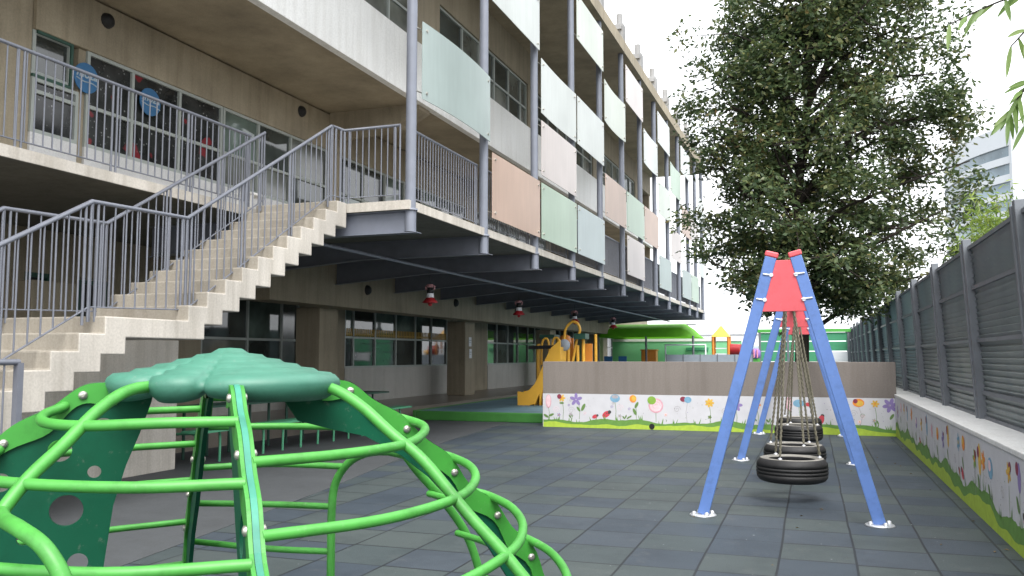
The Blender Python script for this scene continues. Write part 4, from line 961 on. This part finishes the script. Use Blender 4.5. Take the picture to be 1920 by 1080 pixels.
# ------------------------------------------------------------------ trees
def leaves_mesh(name, cen, size, mats, parent, seed, aspect=.42, droop=.3, flat=1.0):
    rg = np.random.default_rng(seed); n = len(cen)
    d = rg.normal(size=(n, 3)); d[:, 2] = d[:, 2] * flat - droop; d /= np.linalg.norm(d, axis=1)[:, None]
    r = rg.normal(size=(n, 3)); r[:, 2] += (1 - flat) * 2.6; s_ = np.cross(d, r); s_ /= np.linalg.norm(s_, axis=1)[:, None]
    L = (size * rg.uniform(.6, 1.25, n))[:, None]
    nn = np.cross(d, s_)
    base = cen; mid = cen + d * L * .45 + nn * L * .04; tip = cen + d * L
    V = np.stack([base, mid + s_ * L * aspect * .5, tip - nn * L * .06, mid - s_ * L * aspect * .5], 1).reshape(-1, 3)
    inv = np.array(world_of(parent).inverted()); V = V @ inv[:3, :3].T + inv[:3, 3]
    me = bpy.data.meshes.new(name); me.vertices.add(4 * n); me.loops.add(4 * n); me.polygons.add(n)
    me.vertices.foreach_set('co', V.astype(np.float32).ravel()); me.loops.foreach_set('vertex_index', np.arange(4 * n, dtype=np.int32))
    me.polygons.foreach_set('loop_start', np.arange(0, 4 * n, 4, dtype=np.int32)); me.update(calc_edges=True); me.validate()
    me.materials.append(mats); o = bpy.data.objects.new(name, me); C.objects.link(o); o.parent = parent; return o
TL = leafmat("oak_leaf", [(0, (.034, .060, .026)), (.35, (.060, .096, .040)), (.6, (.095, .132, .050)), (.82, (.15, .165, .058)), (.97, (.17, .11, .05))], .38)
BL = leafmat("bamboo_leaf", [(0, (.10, .17, .03)), (.5, (.20, .30, .05)), (1, (.34, .40, .09))], .45)
PL = leafmat("long_leaf", [(0, (.10, .18, .04)), (.5, (.17, .27, .07)), (1, (.26, .34, .12))], .5)
tr = thing("broadleaf_tree", "large dark green tree with dense crown behind the grey painted wall", "tree", (-.24, 21.0, 0))
rg = np.random.default_rng(5)
tm = MB()
trunk = smooth_path([(-.24, 21, 0), (-.22, 21, 1.5), (-.16, 21.02, 3), (-.22, 21.0, 4.6), (-.12, 21.1, 6.2), (.1, 21, 8), (.25, 21.05, 10.4)], 4)
tm.tube(trunk, [.17 * (1 - .78 * i / (len(trunk) - 1)) + .01 for i in range(len(trunk))], 10)
ENV = [(2.2, .5), (2.6, 1.3), (3.1, 2.35), (3.8, 3.0), (4.6, 3.35), (5.3, 3.4), (6.0, 2.95), (6.6, 2.95), (7.4, 3.2), (8.4, 3.15), (9.4, 2.7), (10.5, 2.0), (11.6, .9)]
def env(z): return float(np.interp(z, [e[0] for e in ENV], [e[1] for e in ENV]))
CX0, CY0 = .36, 21.0
cl = []
for k in range(46):
    z0 = 2.0 + 7.6 * (k / 45) ** .9; ti = trunk[min(len(trunk) - 1, int(np.interp(z0, [p[2] for p in trunk], range(len(trunk)))))]
    az = k * 2.399 + rg.uniform(-.3, .3); zt_ = min(11.4, z0 + rg.uniform(.2, 1.5) + .6); rr = env(zt_) * (rg.uniform(.74, 1.0) + .10 * math.sin(3 * az + zt_ * 1.3))
    tipp = np.array((CX0 + rr * math.cos(az), CY0 + .62 * rr * math.sin(az), zt_ - (.5 if z0 < 3 else 0)))
    a = np.array(ti); midp = a * .5 + tipp * .5 + np.array((0, 0, .25)) + rg.normal(size=3) * .12
    path = smooth_path([a, midp, tipp], 4); tm.tube(path, [.065 * (1 - .8 * i / (len(path) - 1)) for i in range(len(path))], 6)
    for j in range(9):
        t = rg.uniform(.30, 1.0); q = np.array(path[int(t * (len(path) - 1))]); e = q + rg.normal(size=3) * np.array((.6, .6, .45))
        if math.hypot(e[0] - CX0, e[1] - CY0) > env(e[2]) * 1.08: continue

        tm.tube([tuple(q), tuple((q + e) / 2 + rg.normal(size=3) * .06), tuple(e)], [.022, .015, .007], 5); cl.append(e)
        if j % 3 == 0: cl.append((q + e) / 2 + rg.normal(size=3) * .12)
# fill clumps inside the envelope
cnt = 0
while cnt < 210:
    z = rg.uniform(2.3, 11.5); r = env(z) * rg.uniform(.3, 1.0) ** .5; a = rg.uniform(0, 6.283)
    cl.append(np.array((CX0 + r * math.cos(a), CY0 + .6 * r * math.sin(a), z))); cnt += 1
tm.build("trunk", "bark", tr, world=True)
cl = [c for c in cl if c[2] > 2.0 and math.hypot(c[0] - CX0, c[1] - CY0) < env(c[2]) * 1.08 + .1]
cl = [c for c in cl if not (abs(c[0] + .12) < .36 and 4.8 < c[2] < 6.4 and c[1] < 21.2)]
pts = []
for c in cl:
    nl = int(rg.uniform(75, 150) * (1.3 if c[2] < 5.6 else 1.0 if c[2] < 7.5 else .85)); sp = rg.uniform(.14, .26)
    pts.append(c + np.clip(rg.normal(size=(nl, 3)), -1.9, 1.9) * np.array((sp, sp, sp * .75)))
pts = np.concatenate(pts); pts = pts[pts[:, 2] > 1.85]
leaves_mesh("crown", pts, .145, TL, tr, 3, .46, flat=.55)
# bamboo behind the fence
for k, (x, y, h, lab) in enumerate(((2.75, 17.0, 4.05, "yellow green bamboo clump beside the dark tree crown"), (3.15, 16.3, 4.15, "taller yellow green bamboo clump nearer the fence corner post"))):
    bb = thing("bamboo", lab, "plant", (x, y, 0), 0, "bamboo clumps behind the fence"); sm_ = MB(); P = []
    for q in range(9):
        bx, by = x + rg.normal() * .16, y + rg.normal() * .3; hh = h * rg.uniform(.82, 1.0); tx, ty_ = bx + rg.normal() * .15, by + rg.normal() * .25
        path = smooth_path([(bx, by, 0), (bx * .6 + tx * .4, by, hh * .6), (tx, ty_, hh)], 5); sm_.tube(path, [.009, ] * len(path), 5)
        for i in range(5, len(path)):
            for _ in range(16): P.append(np.array(path[i]) + rg.normal(size=3) * np.array((.13, .16, .2)))
        for _ in range(40): P.append(np.array((tx, ty_, hh)) + rg.normal(size=3) * np.array((.14, .18, .22)) - np.array((0, 0, .15)))
    sm_.build("stem", "bamboo_stem", bb, world=True); leaves_mesh("foliage", np.array(P), .15, BL, bb, 20 + k, .2, .5)
lit = thing("fallen_leaves", "scattered dry leaves lying on the rubber floor near the low mural wall", "leaves", (0, 9, 0)); lit['kind'] = 'stuff'
P = []
for _ in range(40):
    P.append(np.array((min(1.33, 1.36 - abs(rg.normal()) * 1.1), rg.uniform(3, 16.6), .008)))
lm_ = MB()
for p in P:
    a = rg.uniform(0, 6.28); L_ = rg.uniform(.025, .05); c_, s2 = math.cos(a), math.sin(a)
    lm_.add([(p[0], p[1], .004), (p[0] + L_ * .5 * c_ - L_ * .2 * s2, p[1] + L_ * .5 * s2 + L_ * .2 * c_, .010), (p[0] + L_ * c_, p[1] + L_ * s2, .006), (p[0] + L_ * .5 * c_ + L_ * .2 * s2, p[1] + L_ * .5 * s2 - L_ * .2 * c_, .012)], [(0, 1, 2, 3)])
lm_.build("leaves", "dryleaf", lit, world=True, fix=False)['kind'] = 'stuff'
# overhanging long-leaved tree at the right: trunk stands beyond the fence
LD = (-.09, 0, -.15)
lt = thing("long_leaved_tree", "pale green long leaved branches hanging over the fence", "tree", (3.2, 6.4, 0)); tm = MB()
tm.tube(smooth_path([(3.2, 6.4, 0), (3.15, 6.4, 2), (2.9, 6.3, 3.4), (2.3, 6.2, 4.0)], 5), [.09] * 10 + [.05] * 6, 8)
P = []; LV = MB(); 
def longleaf(p, dirv, L, wd):
    p = Vector(p); d = Vector(dirv).normalized(); s_ = d.cross(Vector((.3, 1, .1))).normalized(); nseg = 6; V = []; F = []
    for i in range(nseg + 1):
        t = i / nseg; q = p + d * L * t + Vector((0, 0, -.22 * L * t * t)); ww = wd * math.sin(math.pi * min(1, t * .92 + .08)) ** .8
        V += [q - s_ * ww / 2, q + Vector((0, .003, .006 * ww * 40 * .01)), q + s_ * ww / 2]
    for i in range(nseg): k = 3 * i; F += [(k, k + 1, k + 4, k + 3), (k + 1, k + 2, k + 5, k + 4)]
    LV.add(V, F, 0, True)
def branch(pts_, nl, L=.17, w_=.028, start=.3):
    pts_ = [pts_[0]] + [tuple(a + b for a, b in zip(p_, LD)) for p_ in pts_[1:]]; path = smooth_path(pts_, 6); tm.tube(path, [.012 * (1 - .7 * i / len(path)) for i in range(len(path))], 5)
    for i in range(nl):
        t = start + (1 - start) * i / max(1, nl - 1); q = path[min(len(path) - 1, int(t * (len(path) - 1)))]
        longleaf(q, (rnd.uniform(-1, .25), rnd.uniform(-.5, .5), rnd.uniform(-1.1, -.1)), L * rnd.uniform(.75, 1.2), w_)
branch([(2.3, 6.2, 4.0), (1.75, 6.1, 3.95), (1.3, 6.0, 3.82), (.98, 6.0, 3.70)], 9, .17, .03, .55)
branch([(2.3, 6.2, 4.0), (1.8, 6.0, 3.8), (1.45, 5.9, 3.62), (1.30, 5.9, 3.48)], 8, .16, .028, .4)
branch([(2.3, 6.2, 4.0), (1.75, 5.95, 3.6), (1.5, 5.9, 3.35), (1.33, 5.9, 3.16), (1.26, 5.9, 3.02)], 30, .16, .026, .3)
branch([(2.3, 6.2, 4.0), (1.8, 5.95, 3.5), (1.55, 5.9, 3.2), (1.36, 5.9, 2.98)], 24, .15, .026, .3)
tm.build("trunk", "bark", lt, world=True); LV.build("leaves", PL, lt, world=True, fix=False)
